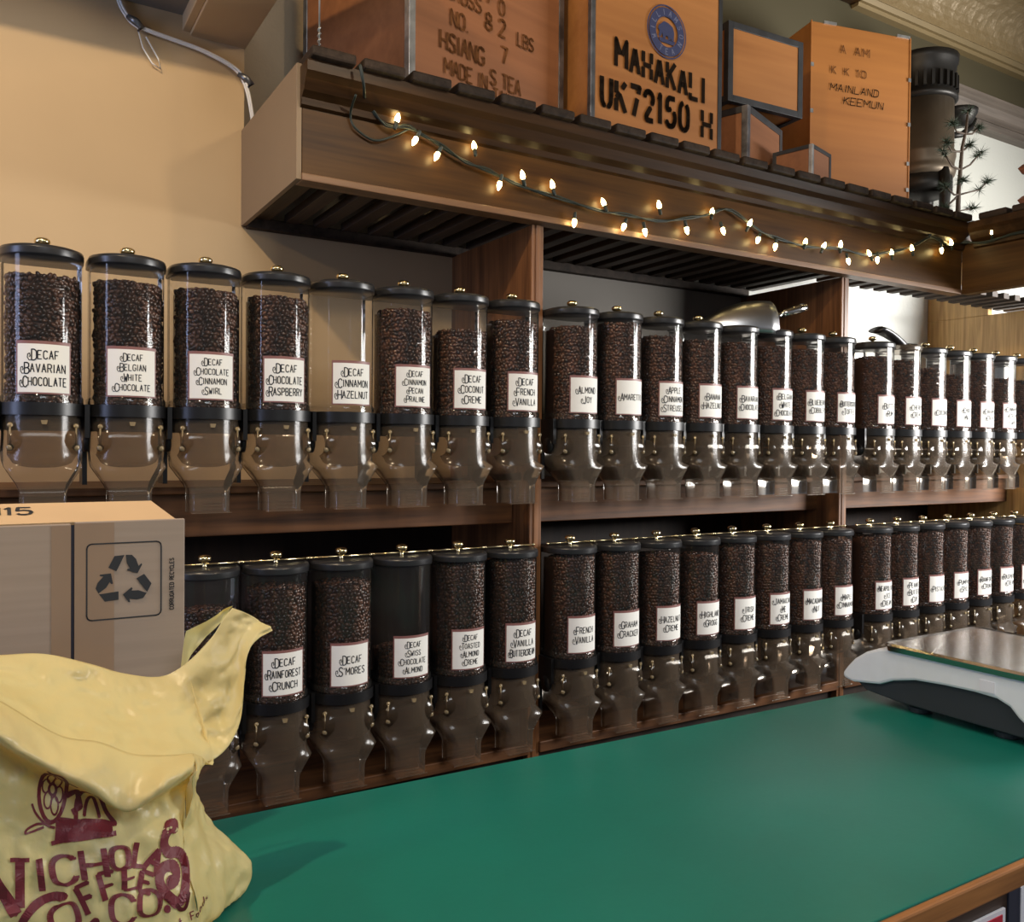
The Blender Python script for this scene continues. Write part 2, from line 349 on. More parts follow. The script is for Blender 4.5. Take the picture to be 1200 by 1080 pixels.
# ------------------------------------------------------------------ the setting
WY = 0.50
mb = MB(); mb.box(-3.2, 1.18, WY, WY + .06, -1.9, .205); mb.box(-3.2, .515, WY, WY + .06, .205, 1.9); struct('wall_back', mb, M['tan'])
mb = MB(); mb.box(1.18, 2.47, WY, WY + .06, -1.9, .205); struct('wall_back_middle', mb, M['taupe'])  # shade under the shelf is put into this wall's colour
mb = MB(); mb.box(2.47, 5.6, WY, WY + .06, -1.9, .46); struct('wall_back_right', mb, M['white_wall'])
mb = MB(); mb.box(.515, 2.3, .62, .68, .2, 2.0); struct('wall_recess', mb, M['tan_rough'])
mb = MB(); mb.box(2.3, 5.6, .62, .68, .2, 1.26); struct('wall_upper_white', mb, M['white_upper'])
mb = MB(); mb.box(.515, 5.6, .60, .62, 1.26, 2.0); struct('wall_upper_olive', mb, M['olive'])
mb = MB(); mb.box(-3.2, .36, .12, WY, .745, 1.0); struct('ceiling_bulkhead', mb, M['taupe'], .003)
mb = MB(); mb.box(.372, .518, -.6, WY + .1, .697, .85); mb.box(.352, .372, -.6, WY, .705, .86); struct('trim_1', mb, M['tan'], .002)
mb = MB(); mb.box(-3.4, 5.8, -6, WY + .2, -1.95, -1.9); struct('floor', mb, M['floor'])
mb = MB(); mb.box(.5, 5.8, -6, .7, 1.88, 1.95); struct('ceiling', mb, M['tin'])
mb = MB(); mb.prism([(.62, 1.24), (.56, 1.24), (.555, 1.27), (.57, 1.285), (.545, 1.30), (.53, 1.335), (.50, 1.345), (.50, 1.37), (.62, 1.37)], 3.2, 5.6, 'x'); struct('trim_2', mb, M['ledge'])
# pressed-tin cornice along the upper wall
mb = MB(); mb.prism([(.60, 1.585), (.565, 1.585), (.56, 1.60), (.545, 1.60), (.535, 1.62), (.60, 1.64)], 3.22, 5.6, 'x'); struct('trim_3', mb, M['tin_plain'])
mb = MB(); pf = [(.60, 1.64)] + [(.535 - .27 * (1 - math.cos(a)) * .9, 1.622 + .20 * math.sin(a)) for a in [i * PI / 20 for i in range(11)]] + [(.60, 1.83)]
mb.prism(pf, 3.22, 5.6, 'x'); struct('trim_4', mb, M['tin'])
mb = MB(); mb.prism([(.31, 1.815), (.26, 1.815), (.25, 1.84), (.22, 1.845), (.21, 1.88), (.31, 1.88)], 3.22, 5.6, 'x'); struct('trim_5', mb, M['tin_plain'])
mb = MB(); mb.box(2.95, 3.22, -.6, .6, 1.60, 1.86); struct('trim_6', mb, M['crown'], .004)

# ------------------------------------------------------------------ overhead slatted shelf (soffit)
sh = thing('overhead_shelf', 'long dark stained wooden overhead shelf with slatted top above the coffee bins', 'shelf', (1.8, .25, .207))
def shp(name, b, m, bevel=.002): 
    mb = MB(); mb.box(*b); o = obj(name, mb, m, sh, bevel=bevel); o.location = Vector((0, 0, 0)) - Vector((1.8, .25, .207)); return o
X0, X1 = .52, 3.11
shp('fascia_board', (X0 + .001, X1, 0, .02, .212, .40), M['soffit'])
shp('bottom_lip', (X0, X1, -.004, .045, .205, .2225), M['soffit_lip'])
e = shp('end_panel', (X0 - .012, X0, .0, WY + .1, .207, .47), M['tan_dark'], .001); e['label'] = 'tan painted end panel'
shp('back_rail', (X0, 2.46, WY - .03, WY - .002, .20, .23), M['slat'])
mb = MB(); prof = [(.0, .37), (-.010, .375), (-.012, .39), (-.028, .402), (-.040, .425), (-.052, .438), (-.055, .462), (0, .462)]
mb.prism(prof, X0 - .004, X1 + .05, 'x'); o = obj('crown_moulding', mb, M['crown'], sh); o.location = (-1.8, -.25, -.207)
# return leg towards the shop side
shp('return_fascia', (X1, X1 + .02, -1.5, .0, .212, .40), M['soffit_y'])
shp('return_lip', (X1 - .004, X1 + .045, -1.5, 0, .205, .2225), M['soffit_y'])
mb = MB(); mb.prism([(X1 + x, z) for x, z in prof], -1.5, -.05, 'y'); o = obj('crown_moulding', mb, M['crown'], sh); o.location = (-1.8, -.25, -.207)
k = 0; x = X0
while x < 4.3:
    yb = -.075 if x < 3.0 else .0
    shp('top_slat', (x, x + .104, yb, .6, .462, .487), M['slat'], .006); x += .1215
x = X0 + .02
while x < 4.5:
    shp('under_slat', (x, x + .040, .022, WY - .02 if x < 2.45 else .21, .226, .250), M['slat_under'], .002); x += .083
for k in range(5): shp('top_slat', (X1 - .06, X1 + .5, -.2 - .1215 * k, -.2 - .1215 * k + .104, .462, .487), M['slat'], .006)

# ------------------------------------------------------------------ bin cabinet: uprights, boards, ledges
PIT = .155; MX = [0.0, 1.2786, 2.5764]; ZL = -.6436
cb = thing('bin_cabinet', 'dark oak wall cabinet of uprights and boards carrying two rows of coffee bins', 'cabinet', (1.6, .3, -1.9))
def cbp(name, b, m, bevel=.0025):
    mb = MB(); mb.box(*b); o = obj(name, mb, m, cb, bevel=bevel); o.location = (-1.6, -.3, 1.9); return o
for px in (1.165, 2.445, 3.668):
    cbp('upright', (px, px + .034, .035, WY, -1.88, .203), M['oak'] if px > 3 else M['cab_z'])
    if px > 3: cbp('upright_top', (px, px + .034, .215, WY, .203, .455), M['oak'])
    mb = MB(); mb.box(px - .002, px + .036, .027, .037, -1.88, .203); mb.box(px + .010, px + .024, .024, .03, -1.88, .203)
    o = obj('upright_edge', mb, M['cab_z'], cb, bevel=.002); o.location = (-1.6, -.3, 1.9)
ends = [(-.75, 1.165), (1.199, 2.445), (2.479, 3.668)]
for a, b in ends:
    cbp('ledge_board', (a, b, .10, WY, -.513, -.496), M['cab_x'])
    cbp('fascia_board', (a, b, .12, .14, -.612, -.513), M['cab_x'])
    cbp('bottom_ledge', (a, b, .02, WY, -1.235, -1.205), M['cab_x'])
    cbp('back_panel', (a, b, WY - .015, WY - .002, -1.2, -.513), M['cab_dark'])
    cbp('base_panel', (a, b, .05, .07, -1.9, -1.235), M['cab_dark'])
    cbp('mounting_rail', (a + .01, b - .01, .075, .095, -.375, -.322), M['black'])
    cbp('mounting_rail', (a + .01, b - .01, .075, .095, -.375 + ZL, -.322 + ZL), M['black'])

# ------------------------------------------------------------------ gravity bins
def dshape(w, yf, yb, n=20, cr=.018):
    """outline, rounded front (negative y), straight sides, rounded back corners"""
    p = [(w * math.cos(PI + PI * i / n), -abs(yf) * abs(math.sin(PI + PI * i / n))) for i in range(n + 1)]
    for k in range(4):
        a = k / 3 * PI / 2; p.append((w - cr + cr * math.cos(a), yb - cr + cr * math.sin(a)))
    for k in range(4):
        a = PI / 2 + k / 3 * PI / 2; p.append((-w + cr + cr * math.cos(a), yb - cr + cr * math.sin(a)))
    return p
def ring(w, yf, yb, z, **k): return [(x, y, z) for x, y in dshape(w, yf, yb, **k)]
def part(name, build, mats, cache={}):
    if name not in cache:
        mb = MB(); build(mb); tmp = obj(name, mb, mats); cache[name] = tmp.data; bpy.data.objects.remove(tmp)
    return cache[name]
def inst(name, me, parent, loc=(0, 0, 0)):
    o = bpy.data.objects.new(name, me); COL.objects.link(o); o.parent = parent; o.location = loc; return o
def b_body(mb):
    mb.smooth = True
    mb.loft([ring(.0705, .0725, .06, z) for z in (.2, .21, .30, .40, .505)], False, False)
    mb.loft([ring(.0735, .0755, .063, .224), ring(.0735, .0755, .063, .234), ring(.0708, .0728, .06, .238)], False, False)
def b_lid(mb):
    mb.smooth = True
    mb.loft([ring(.0738, .076, .064, .503), ring(.0742, .0765, .0645, .506), ring(.0742, .0765, .0645, .5165)], True, False)
    mb.loft([ring(.0742, .0765, .0645, .5165), ring(.0725, .0745, .063, .5215), ring(.066, .068, .057, .5235)], False, False)
    mb.loft([ring(.066, .068, .057, .5235), ring(.064, .066, .055, .5220)], False, False); mb.smooth = False
    mb.loft([ring(.064, .066, .055, .5220), ring(.01, .012, .01, .5222, cr=.004)])
def b_knob(mb):
    mb.smooth = True
    mb.lathe([(.007, .522), (.0045, .526), (.0042, .531), (.007, .5335), (.0125, .536), (.0148, .540), (.0140, .5445), (.0095, .548), (.002, .5492)], 18)
def b_rod(mb):
    mb.smooth = True
    mb.tube([(-.072, 0, .5285), (.072, 0, .5285)], .0022, 8); mb.ell((-.074, 0, .5285), (.004, .0045, .0045)); mb.ell((.074, 0, .5285), (.004, .0045, .0045))
def b_collar(mb):
    o1 = ring(.0770, .0790, .072, .198); o2 = ring(.0770, .0790, .072, .222); i1 = ring(.0712, .0732, .0665, .198); i2 = ring(.0712, .0732, .0665, .222)
    mb.smooth = True; mb.loft([o2, o1], False, False); mb.loft([i1, i2], False, False); mb.smooth = False; mb.loft([i2, o2], False, False); mb.loft([o1, i1], False, False)
def b_chute(mb):
    mb.smooth = True; n = 20
    def sq(w, y0, y1, z, n=20, c=.012):
        full = dshape(w, .05, .05, n); out = []
        for i, (x, y) in enumerate(full):
            if i <= n:      # front half: rounded rectangle front
                t = i / n; 
                sx = -w + 2 * w * t
                ex = min(1, (min(t, 1 - t) * 2 * w) / c)
                out.append((sx, y0 + c * (1 - math.sqrt(max(0, 1 - (1 - ex) ** 2))), z))
            else: out.append((x * 1.0, y1 if abs(y) > 0 else y, z))
        return out
    L = [ring(.0700, .0720, .055, .198), ring(.0700, .0725, .055, .160), ring(.0715, .0745, .055, .128), ring(.0700, .0740, .050, .110)]
    for (w, y0, y1, z) in ((.0660, -.0735, .042, .097), (.0590, -.0725, .034, .085), (.0510, -.071, .024, .072), (.0440, -.0695, .012, .060), (.0405, -.0685, .004, .051), (.0398, -.068, .002, .044), (.0395, -.068, .002, .020), (.0392, -.068, .002, 0.0)):
        L.append(sq(w, y0, y1, z))
    mb.loft(L, False, False)
    mb.smooth = False
    for k in range(3): mb.box(-.018, .018, -.0695, -.0678, .008 + k * .007, .0098 + k * .007)
    mb.box(-.0405, .0405, -.0692, -.0672, 0, .0022)
def b_gate(mb):
    mb.smooth = True; L = []
    for i in range(11):
        a = -1.0 + i / 10 * 2.5; row = []
        for k in range(13):
            u = -1 + k / 6; w = math.sqrt(max(0, 1 - abs(u) ** 3)) * .5 + .5
            row.append((u * .061, -.014 - .050 * math.cos(a) * (.75 + .25 * w), .148 - .052 * math.sin(a) * w))
        L.append(row)
    mb.loft(L, False, False, False)
def b_tab(mb):
    mb.smooth = True
    R = Matrix.Rotation(PI / 2, 4, 'X')
    mb.T = Matrix.Translation((0, 0, .178)) @ R; mb.lathe([(.0052, -.001), (.0052, .001), (.003, .002), (.0015, .003)], 14)
    mb.T = None; mb.tube([(0, 0, .176), (0, 0, .150), (.0, -.002, .140)], [.0022, .0016, .0026], 8)
    mb.T = Matrix.Translation((0, 0, .136)) @ R; mb.lathe([(.0068, -.001), (.0068, .002), (.004, .004), (.002, .005)], 14); mb.T = None
def b_catch(mb): mb.smooth = False; mb.prism([(-.006, .188), (.006, .188), (.004, .180), (-.004, .180)], -.079, -.072)
def b_bracket(mb): mb.box(-.0045, .0045, -.035, .085, .155, .222); mb.smooth = True; mb.T = Matrix.Translation((-.0045, -.005, .15)) @ Matrix.Rotation(PI / 2, 4, 'Y'); mb.lathe([(.022, 0), (.022, .009)], 16); mb.T = None; mb.smooth = False; mb.box(-.0045, .0045, .02, .085, .06, .15)
def b_label(mb):
    def arc(r, h, z0, z1, n=10): return [[(r * math.sin(-h + 2 * h * i / n), -r * math.cos(-h + 2 * h * i / n) * 1.028, z) for i in range(n + 1)] for z in (z0, z1)]
    mb.smooth = True
    mb.cur = 1; mb.loft(arc(.0722, .69, .2375, .3385), False, False, False)
    mb.cur = 0; mb.loft(arc(.0727, .645, .2405, .3325), False, False, False)
ME = dict(body=part('bin_body', b_body, M['clear']), lid=part('lid', b_lid, M['lid']), knob=part('knob', b_knob, M['knob']), rod=part('locking_rod', b_rod, M['knob']),
          collar=part('collar', b_collar, M['black']), chute=part('chute', b_chute, M['chute']), gate=part('gate', b_gate, M['gate']), tab=part('hinge_tab', b_tab, M['tab']),
          bracket=part('bracket', b_bracket, M['black']), label=part('label', b_label, [M['paper'], M['labelborder']]), catch=part('catch', b_catch, M['tab']))
def bean_mesh(top, seed):
    rnd = random.Random(seed); mb = MB()
    core = [(.061, .063, .052)]
    mb.loft([ring(.0600, .062, .052, .203), ring(.0600, .062, .052, top - .004)]); mb.smooth = True
    zz = .206; row = 0
    while zz < top:
        out = dshape(.0655, .0675, .055, 40)[2:-6]
        pts = [Vector((a, b, 0)) for a, b in out]; d = (row % 2) * .0047 + rnd.uniform(0, .003); acc = 0
        for a, b in zip(pts, pts[1:]):
            l = (b - a).length; t = d - acc
            while t < l:
                p = a + (b - a) * (max(t, 0) / l); nrm = Vector((p.x, p.y, 0)).normalized()
                R = Matrix.Rotation(rnd.uniform(0, 6.3), 3, nrm) @ Matrix.Rotation(math.atan2(p.y, p.x), 3, 'Z')
                sc = rnd.uniform(.9, 1.12)
                mb.ell((p.x - nrm.x * .0022 + rnd.gauss(0, .0010), p.y - nrm.y * .0022 + rnd.gauss(0, .0010), zz + rnd.gauss(0, .0016)), (.0032 * sc, .0042 * sc, .0060 * sc), 7, 5, R)
                d += .0094; t = d - acc
            acc += l
        zz += .0086; row += 1
    for _ in range(230):
        a = rnd.uniform(0, 2 * PI); r = .062 * math.sqrt(rnd.random())
        p = (r * math.cos(a), r * math.sin(a) * .9 - .004)
        mb.ell((p[0], p[1], top + .006 * (1 - (r / .062) ** 2) - .002 + rnd.gauss(0, .001)), (.0060, .0044, .0034), 7, 5, Matrix.Rotation(rnd.uniform(0, 6.3), 3, 'Z'))
    tmp = obj('coffee_beans', mb, M['beans'], fix=False); me = tmp.data; bpy.data.objects.remove(tmp); return me
LV = {}
def beans(level):
    if level not in LV: LV[level] = bean_mesh(level, int(level * 1000))
    return LV[level]
def lettering(lines):
    def fn(x, y):
        a = x / .0727; return (.0731 * math.sin(a), -.0731 * math.cos(a) * 1.028, y)
    ink = Ink(fn); n = len(lines); pitch = min(.0255, .080 / n); h = pitch * .62
    zc = .2865
    for i, t in enumerate(lines):
        y = zc + (n / 2 - i - .5) * pitch - h / 2; w = h * .42; gap = h * .20; sw = h * .125
        fw = ink.width(t, w, gap) + w * 1.1
        k = min(1, .082 / fw); w *= k; gap *= k
        x = -fw * k / 2 + w * .9
        ch, rest = t[0], t[1:]
        ink.char(ch, x - w * .1, y - h * .18, w * 1.25, h * 1.3, sw * 1.15)
        c = (x - w * .15, y + h * .05)       # the curl before each capital
        ink.stroke([(c[0] + w * .1, c[1] - h * .2), (c[0] - w * .6, c[1] - h * .22), (c[0] - w * 1.05, c[1] + h * .1), (c[0] - w * .95, c[1] + h * .5), (c[0] - w * .5, c[1] + h * .6), (c[0] - w * .3, c[1] + h * .3), (c[0] - w * .55, c[1] + h * .15)], sw * .8)
        ink.text(rest, x + w * 1.45, y, w, h, gap, sw)
    return ink
CLEARLID = 'upper row bin with a clear lid and no knob beside the black scoop'
GRP = 'clear gravity coffee bins on the wall'
def make_bin(x, row, lines, level, label, first):
    t = thing('coffee_bin', label, 'coffee bin', (x, 0, -.545 + (ZL if row else 0)), 0, GRP)
    inst('bin_body', ME['body'], t)
    l = inst('lid', ME['lid'], t)
    if label == CLEARLID: l.material_slots[0].link = 'OBJECT'; l.material_slots[0].material = M['chute']; l['label'] = 'clear plastic lid'
    else: inst('knob', ME['knob'], l)
    if row: inst('locking_rod', ME['rod'], l)
    inst('collar', ME['collar'], t)
    c = inst('chute', ME['chute'], t); inst('gate', ME['gate'], c)
    for s in (-1, 1): inst('hinge_tab', ME['tab'], t, (s * .056, -.054, 0))
    inst('catch', ME['catch'], t)
    inst('bracket', ME['bracket'], t, (-.0775, 0, 0))
    if level:
        b = inst('coffee_beans', beans(level), t); b['kind'] = 'stuff'
    lb = inst('label', ME['label'], t)
    if lines: lettering(lines).done('lettering', M['ink'], lb)
    return t
F, H, D_, Q = .490, .470, .445, .30
def says(l): return ' '.join(l)
U1 = [('DECAF|BAVARIAN|CHOCOLATE', .465), ('DECAF|BELGIAN|WHITE|CHOCOLATE', .470), ('DECAF|CHOCOLATE|CINNAMON|SWIRL', .470), ('DECAF|CHOCOLATE|RASPBERRY', .470), ('DECAF|CINNAMON|HAZELNUT', 0), ('DECAF|CINNAMON|PECAN|PRALINE', .470), ('DECAF|COCONUT|CREME', .430), ('DECAF|FRENCH|VANILLA', .470)]
U2 = [('ALMOND|JOY', .470), ('AMARETTO', .490), ('APPLE|CINNAMON|STREUSEL', .465), ('BANANA|HAZELNUT', .465), ('BAVARIAN|CHOCOLATE', .470), ('BELGIAN|WHITE|CHOCOLATE', .470), ('BLUEBERRY|COBBLER', .470), ('BUTTERSCOTCH|TOFFEE', .470)]
U3 = [('BUTTER|RUM', .470), ('CHERRY|CREME', .465), ('COCONUT', .445), ('CHOCO|NUT', .430), ('CARAMEL|CREME', .490), ('CINNAMON|CREAM|SWIRL', .430), ('COCONUT|RUM', .430)]
L1 = [None, None, ('', .430), ('DECAF|RAINFOREST|CRUNCH', .470), ("DECAF|S'MORES", .470), ('DECAF|SWISS|CHOCOLATE|ALMOND', .30), ('DECAF|TOASTED|ALMOND|CREME', .490), ('DECAF|VANILLA|BUTTERCREAM', .490)]
L2 = [('FRENCH|VANILLA', .490), ('GRAHAM|CRACKER', .490), ('HAZELNUT|CREME', .480), ('HIGHLAND|GROGG', .470), ('IRISH|CREME', .485), ('JAMAICAN|ME|CREME', .480), ('MACADAMIA|NUT', .485), ('MAPLE|CINNAMON', .480)]
L3 = [('NEAPOLITAN|ICE|CREAM', .485), ('PEANUT|BUTTER|CUP', .485), ('PISTACHIO', .485), ('PUMPKIN|SPICE', .485), ('RAINFOREST|CRUNCH', .485), ('RASPBERRY|CREAM', .485), ('SWISS|CHOCOLATE', .485)]
ORD = ['first', 'second', 'third', 'fourth', 'fifth', 'sixth', 'seventh', 'eighth']
OV = {(0, 2, 1): CLEARLID,
      (0, 0, 4): 'empty clear bin labelled decaf cinnamon hazelnut, tan wall showing through, upper left section',
      (1, 0, 5): 'nearly empty lower bin labelled decaf Swiss chocolate almond, few beans at the bottom',
      (1, 0, 2): 'lower bin half hidden behind the cardboard box and yellow bag, label out of sight',
      (0, 1, 0): 'upper row bin of dark beans just right of the first wooden upright'}
for row, rows in ((0, (U1, U2, U3)), (1, (L1, L2, L3))):
    for s, lst in enumerate(rows):
        for i, it in enumerate(lst):
            if not it: continue
            txt, lev = it; lines = [q for q in txt.split('|') if q]
            where = ('upper', 'lower')[row]
            if (row, s, i) in OV: lab = OV[(row, s, i)]
            elif s == 2: lab = f'{ORD[i]} {where} row coffee bin counted right from the second wooden upright'
            else: lab = f'clear coffee bin in the {where} row labelled ' + ' '.join(lines).lower()
            make_bin(MX[s] + i * PIT, row, lines, lev, lab, False)

# ------------------------------------------------------------------ scoops lying on the bins
t = thing('coffee_scoop', 'dull aluminium coffee scoop lying on bin lids left of the second upright', 'scoop', (1.93, .03, -.022), -.25)
mb = MB(); mb.smooth = True
def scoop_body(mb, L_, R_, c=(0, 0, 0)):
    loops = []
    for i in range(9):
        u = i / 8; x = -L_ / 2 + L_ * u; r = R_ * (1 - .75 * (1 - u) ** 2.2)
        loops.append([(c[0] + x, c[1] + r * math.cos(a) * .62, c[2] + r * math.sin(a) * .86) for a in [(-.05 * PI + 1.1 * PI * k / 14) for k in range(15)]])
    mb.loft(loops, False, False, False)
    last = loops[-1]; mb.loft([last, [(c[0] + L_ / 2 + .02, c[1] + (p[1] - c[1]) * .3, c[2] + (p[2] - c[2]) * .6) for p in last]], False, True, False)
scoop_body(mb, .235, .115); o = obj('scoop_bowl', mb, M['scoop'], t); sm = o.modifiers.new('s', 'SOLIDIFY'); sm.thickness = .002
mb = MB(); mb.smooth = True; mb.tube([(.125, 0, .035), (.16, 0, .055), (.175, 0, .06)], [.010, .008, .010], 10); mb.tube([(.17, 0, .058), (.19, 0, .066), (.235, 0, .080), (.262, 0, .087), (.268, 0, .088)], [.010, .013, .0155, .013, .004], 12); obj('scoop_handle', mb, M['steel'], t)
t = thing('coffee_scoop', 'black plastic coffee scoop lying on bin lids before the white wall', 'scoop', (2.72, .04, -.02), -.1)
mb = MB(); mb.smooth = True
L = []
for i in range(9):
    u = i / 8; x = -.06 + .15 * u; z = .055 * (1 - u ** 1.6) ; r = .036 * (1 - .6 * u)
    L.append([(x + .01 * math.cos(a), r * math.sin(a), z + .012 * math.cos(a) + .005) for a in [2 * PI * k / 12 for k in range(12)]])
mb.loft(L); obj('scoop_bowl', mb, M['black'], t)
mb = MB(); mb.smooth = True; mb.tube([(.085, 0, .008), (.15, 0, .012)], [.012, .009], 10); obj('scoop_handle', mb, M['black'], t)

# ------------------------------------------------------------------ crates and boxes on the shelf
ZS = .4875
def crate(label, x, y, z, w, d, h, rz, wm, sm, sw=.022, bright=None, name='tea_crate', grp='wooden tea crates on the overhead shelf', sides='all', feet=True):
    t = thing(name, label, 'crate', (x, y, z), math.radians(rz), grp)
    mb = MB(); mb.box(.003, w - .003, .003, d - .003, .003, h - .003); obj('crate_body', mb, wm, t, bevel=.002)
    e = .0025
    def strip(nm, b, m): mb = MB(); mb.box(*b); return obj(nm, mb, m, t, bevel=.001)
    for (a, b) in ((0, 0), (1, 0), (0, 1), (1, 1)):
        m = bright if (bright and (a, b) == (0, 0)) else sm
        x0, x1 = (0, sw) if a == 0 else (w - sw, w); y0, y1 = (0, sw) if b == 0 else (d - sw, d)
        strip('edge_strip', (x0, x1, y0, y1, 0, h), m)
    if sides == 'all':
        for zz in ((0, sw), (h - sw, h)):
            strip('edge_strip', (sw, w - sw, 0, sw, *zz), sm); strip('edge_strip', (0, sw, sw, d - sw, *zz), sm); strip('edge_strip', (w - sw, w, sw, d - sw, *zz), sm)
    elif sides == 'thin': pass
    return t
def front(t_w, yoff=-.0007): return lambda x, y: (x, yoff, y)
# crate with faded import stencils
c1 = crate('large reddish tea crate with bright tin corner and faded weight stencils, leftmost on shelf', .795, .02, ZS, .565, .50, .56, 13, M['crate_red'], M['tinstrip'], .020, M['tinbright'], sides='none')
for nm, rows_ in (('weight_stencil', (('GROSS', .12, .262, .040), ('7', .255, .300, .045), ('0', .305, .285, .04), ('8 2', .255, .228, .046))), ('unit_stencil', (('LBS', .375, .225, .036),)), ('number_stencil', (('NO.', .135, .196, .042),)), ('name_stencil', (('HSIANG', .10, .128, .046), ('S TEA', .275, .088, .040), ('7', .315, .158, .044), ('MADE IN', .115, .068, .038), ('TAIWAN', .285, .045, .036)))):
    for txt, x, y, h in rows_: ink = Ink(front(0)); ink.text(txt, x, y, h * .48, h, h * .14, h * .14); ink.done(nm, M['faded'], c1)
# the big stencilled crate
c2 = crate('tall orange plywood tea crate with big black stencilled letters and round navy emblem', 1.372, .05, ZS, .53, .42, .60, 2, M['crate'], M['darkstrip'], .016, M['tinstrip'], sides='none')
ink = Ink(front(0))
def breaks(pts, cut=False, g=.0075):
    """the bridge of a stencil: a gap half way along each long stroke"""
    if not cut: return pts
    ln = [math.hypot(b[0] - a[0], b[1] - a[1]) for a, b in zip(pts, pts[1:])]; tot = sum(ln)
    if tot < .06: return [pts]
    A, B, acc = [pts[0]], [], 0; lo, hi = tot * .5 - g, tot * .5 + g
    for a, b, l in zip(pts, pts[1:], ln):
        P_ = lambda d: (a[0] + (b[0] - a[0]) * d / l, a[1] + (b[1] - a[1]) * d / l)
        if acc < lo <= acc + l: A.append(P_(lo - acc))
        elif acc + l < lo: A.append(b)
        if acc < hi <= acc + l: B.append(P_(hi - acc))
        if acc + l >= hi: B.append(b)
        acc += l
    return [q for q in (A, B) if len(q) > 1]
def stencil(ink, t, x, y, w, h, gap, sw, drift=0):
    for ch in t:
        lw = w * (1.25 if ch in 'MW' else .45 if ch in 'I1' else .5 if ch == ' ' else 1)
        if ch not in ' ':
            for st in G[ch]:
                q = chaikin(st, 1) if ch not in SHARP else st
                pts = [(x + p[0] / 4 * lw, y + p[1] / 8 * h) for p in q]
                if ch in 'I1': pts = [(x + lw * .5 if ch == 'I' else p[0], p[1]) for p in pts]
                ink.stroke(breaks(pts), sw, 1, True) if ch in 'I1' else [ink.stroke(q_, sw, 1, True) for q_ in breaks(pts, True)]
        x += lw + gap; y += drift
    return x
stencil(ink, 'MAHAKALI', .092, .222, .0320, .078, .0165, .0140, -.004)
ink.done('stencil_name', M['stencil'], c2)
ink = Ink(front(0))
stencil(ink, 'UK72150', .040, .094, .0350, .086, .0195, .0160, -.0005)
ink.done('stencil_number', M['stencil'], c2); ink = Ink(front(0)); stencil(ink, 'H', .444, .088, .040, .084, .02, .0140)
ink.done('stencil_letter', M['stencil'], c2)
cx, cz = .290, .372
def ringpoly(ink, cx, cz, r0, r1, n=40):
    for k in range(n):
        a, b = 2 * PI * k / n, 2 * PI * (k + 1) / n
        ink.poly([(cx + r * math.cos(t), cz + r * math.sin(t)) for r, t in ((r0, a), (r1, a), (r1, b), (r0, b))])
em = Ink(front(0, -.0011)); ringpoly(em, cx, cz, .076, .080); ringpoly(em, cx, cz, .045, .072)
beast = [(-.030, -.005), (-.034, -.018), (-.026, -.020), (-.018, -.006), (-.016, -.024), (-.006, -.024), (-.005, -.012), (.004, -.012), (.006, -.024), (.014, -.024), (.015, -.012), (.020, -.024), (.028, -.024), (.030, .004), (.024, .020), (.006, .028), (-.012, .030), (-.022, .022), (-.034, .012), (-.036, .004)]
for k in range(1): em.poly([(cx + a, cz + b) for a, b in beast])
em.poly([(cx + a, cz + b) for a, b in ((-.034, -.022), (.034, -.022), (.028, -.034), (-.026, -.034))])
em.done('emblem', M['navy'], c2)
el = Ink(front(0, -.0016))
for word, a0, a1, flip in (('WILLIAMSON', 205, -25, 1), ('TEA', 245, 295, -1)):
    for i, ch in enumerate(word):
        a = math.radians(a0 + (a1 - a0) * i / (len(word) - 1)); r = .050 if flip > 0 else .067
        rot = a - PI / 2 if flip > 0 else a + PI / 2
        el.char(ch, cx + r * math.cos(a) - .005 * math.cos(rot), cz + r * math.sin(a) - .005 * math.sin(rot), .0095, .0165, .0026, rot=rot)
el.done('emblem_lettering', M['emblem_letter'], c2)
crate('square golden plywood box in dark metal frame balanced on a smaller box', 1.985, .125, .748, .335, .30, .262, -4, M['crate'], M['darkstrip'], .022, name='plywood_box')
crate('small upright plywood box with tin corner under the framed square box', 2.036, .085, ZS, .30, .26, .245, 20, M['crate_red'], M['darkstrip'], .022, M['tinstrip'], name='plywood_box')
crate('smallest plywood box with shiny tin edge at the front of the shelf', 2.243, -.005, ZS, .15, .142, .130, 15, M['crate_red'], M['darkstrip'], .013, M['tinbright'], name='plywood_box').location = (2.243, -.005, ZS)
c6 = crate('tall golden plywood crate with two handwritten words beside the iron stove', 2.50, .22, ZS, .452, .34, .70, -14, M['crate_gold'], M['crate_gold'], .006, sides='none')
ink = Ink(front(0)); 
ink.text('MAINLAND', .085, .452, .021, .027, .008, .0032, slant=.15); ink.text('KEEMUN', .145, .408, .022, .027, .008, .0032, slant=.15); ink.done('handwriting', M['stencil'], c6)
ink = Ink(front(0)); ink.text('K K 10', .09, .515, .020, .028, .012, .004); ink.text('A AM', .13, .595, .022, .030, .014, .004); ink.done('faded_marks', M['faded'], c6)
mb = MB()
for (x, z) in ((.0, .36), (.0, .53), (.002, .22), (.440, .53), (.437, .21), (.436, .11), (.44, .36)): mb.box(x, x + .012, -.002, .001, z, z + .014)
mb.box(.055, .11, -.002, .004, .694, .704); mb.box(.385, .445, -.002, .004, .694, .704); obj('tin_clips', mb, M['tinbright'], c6)

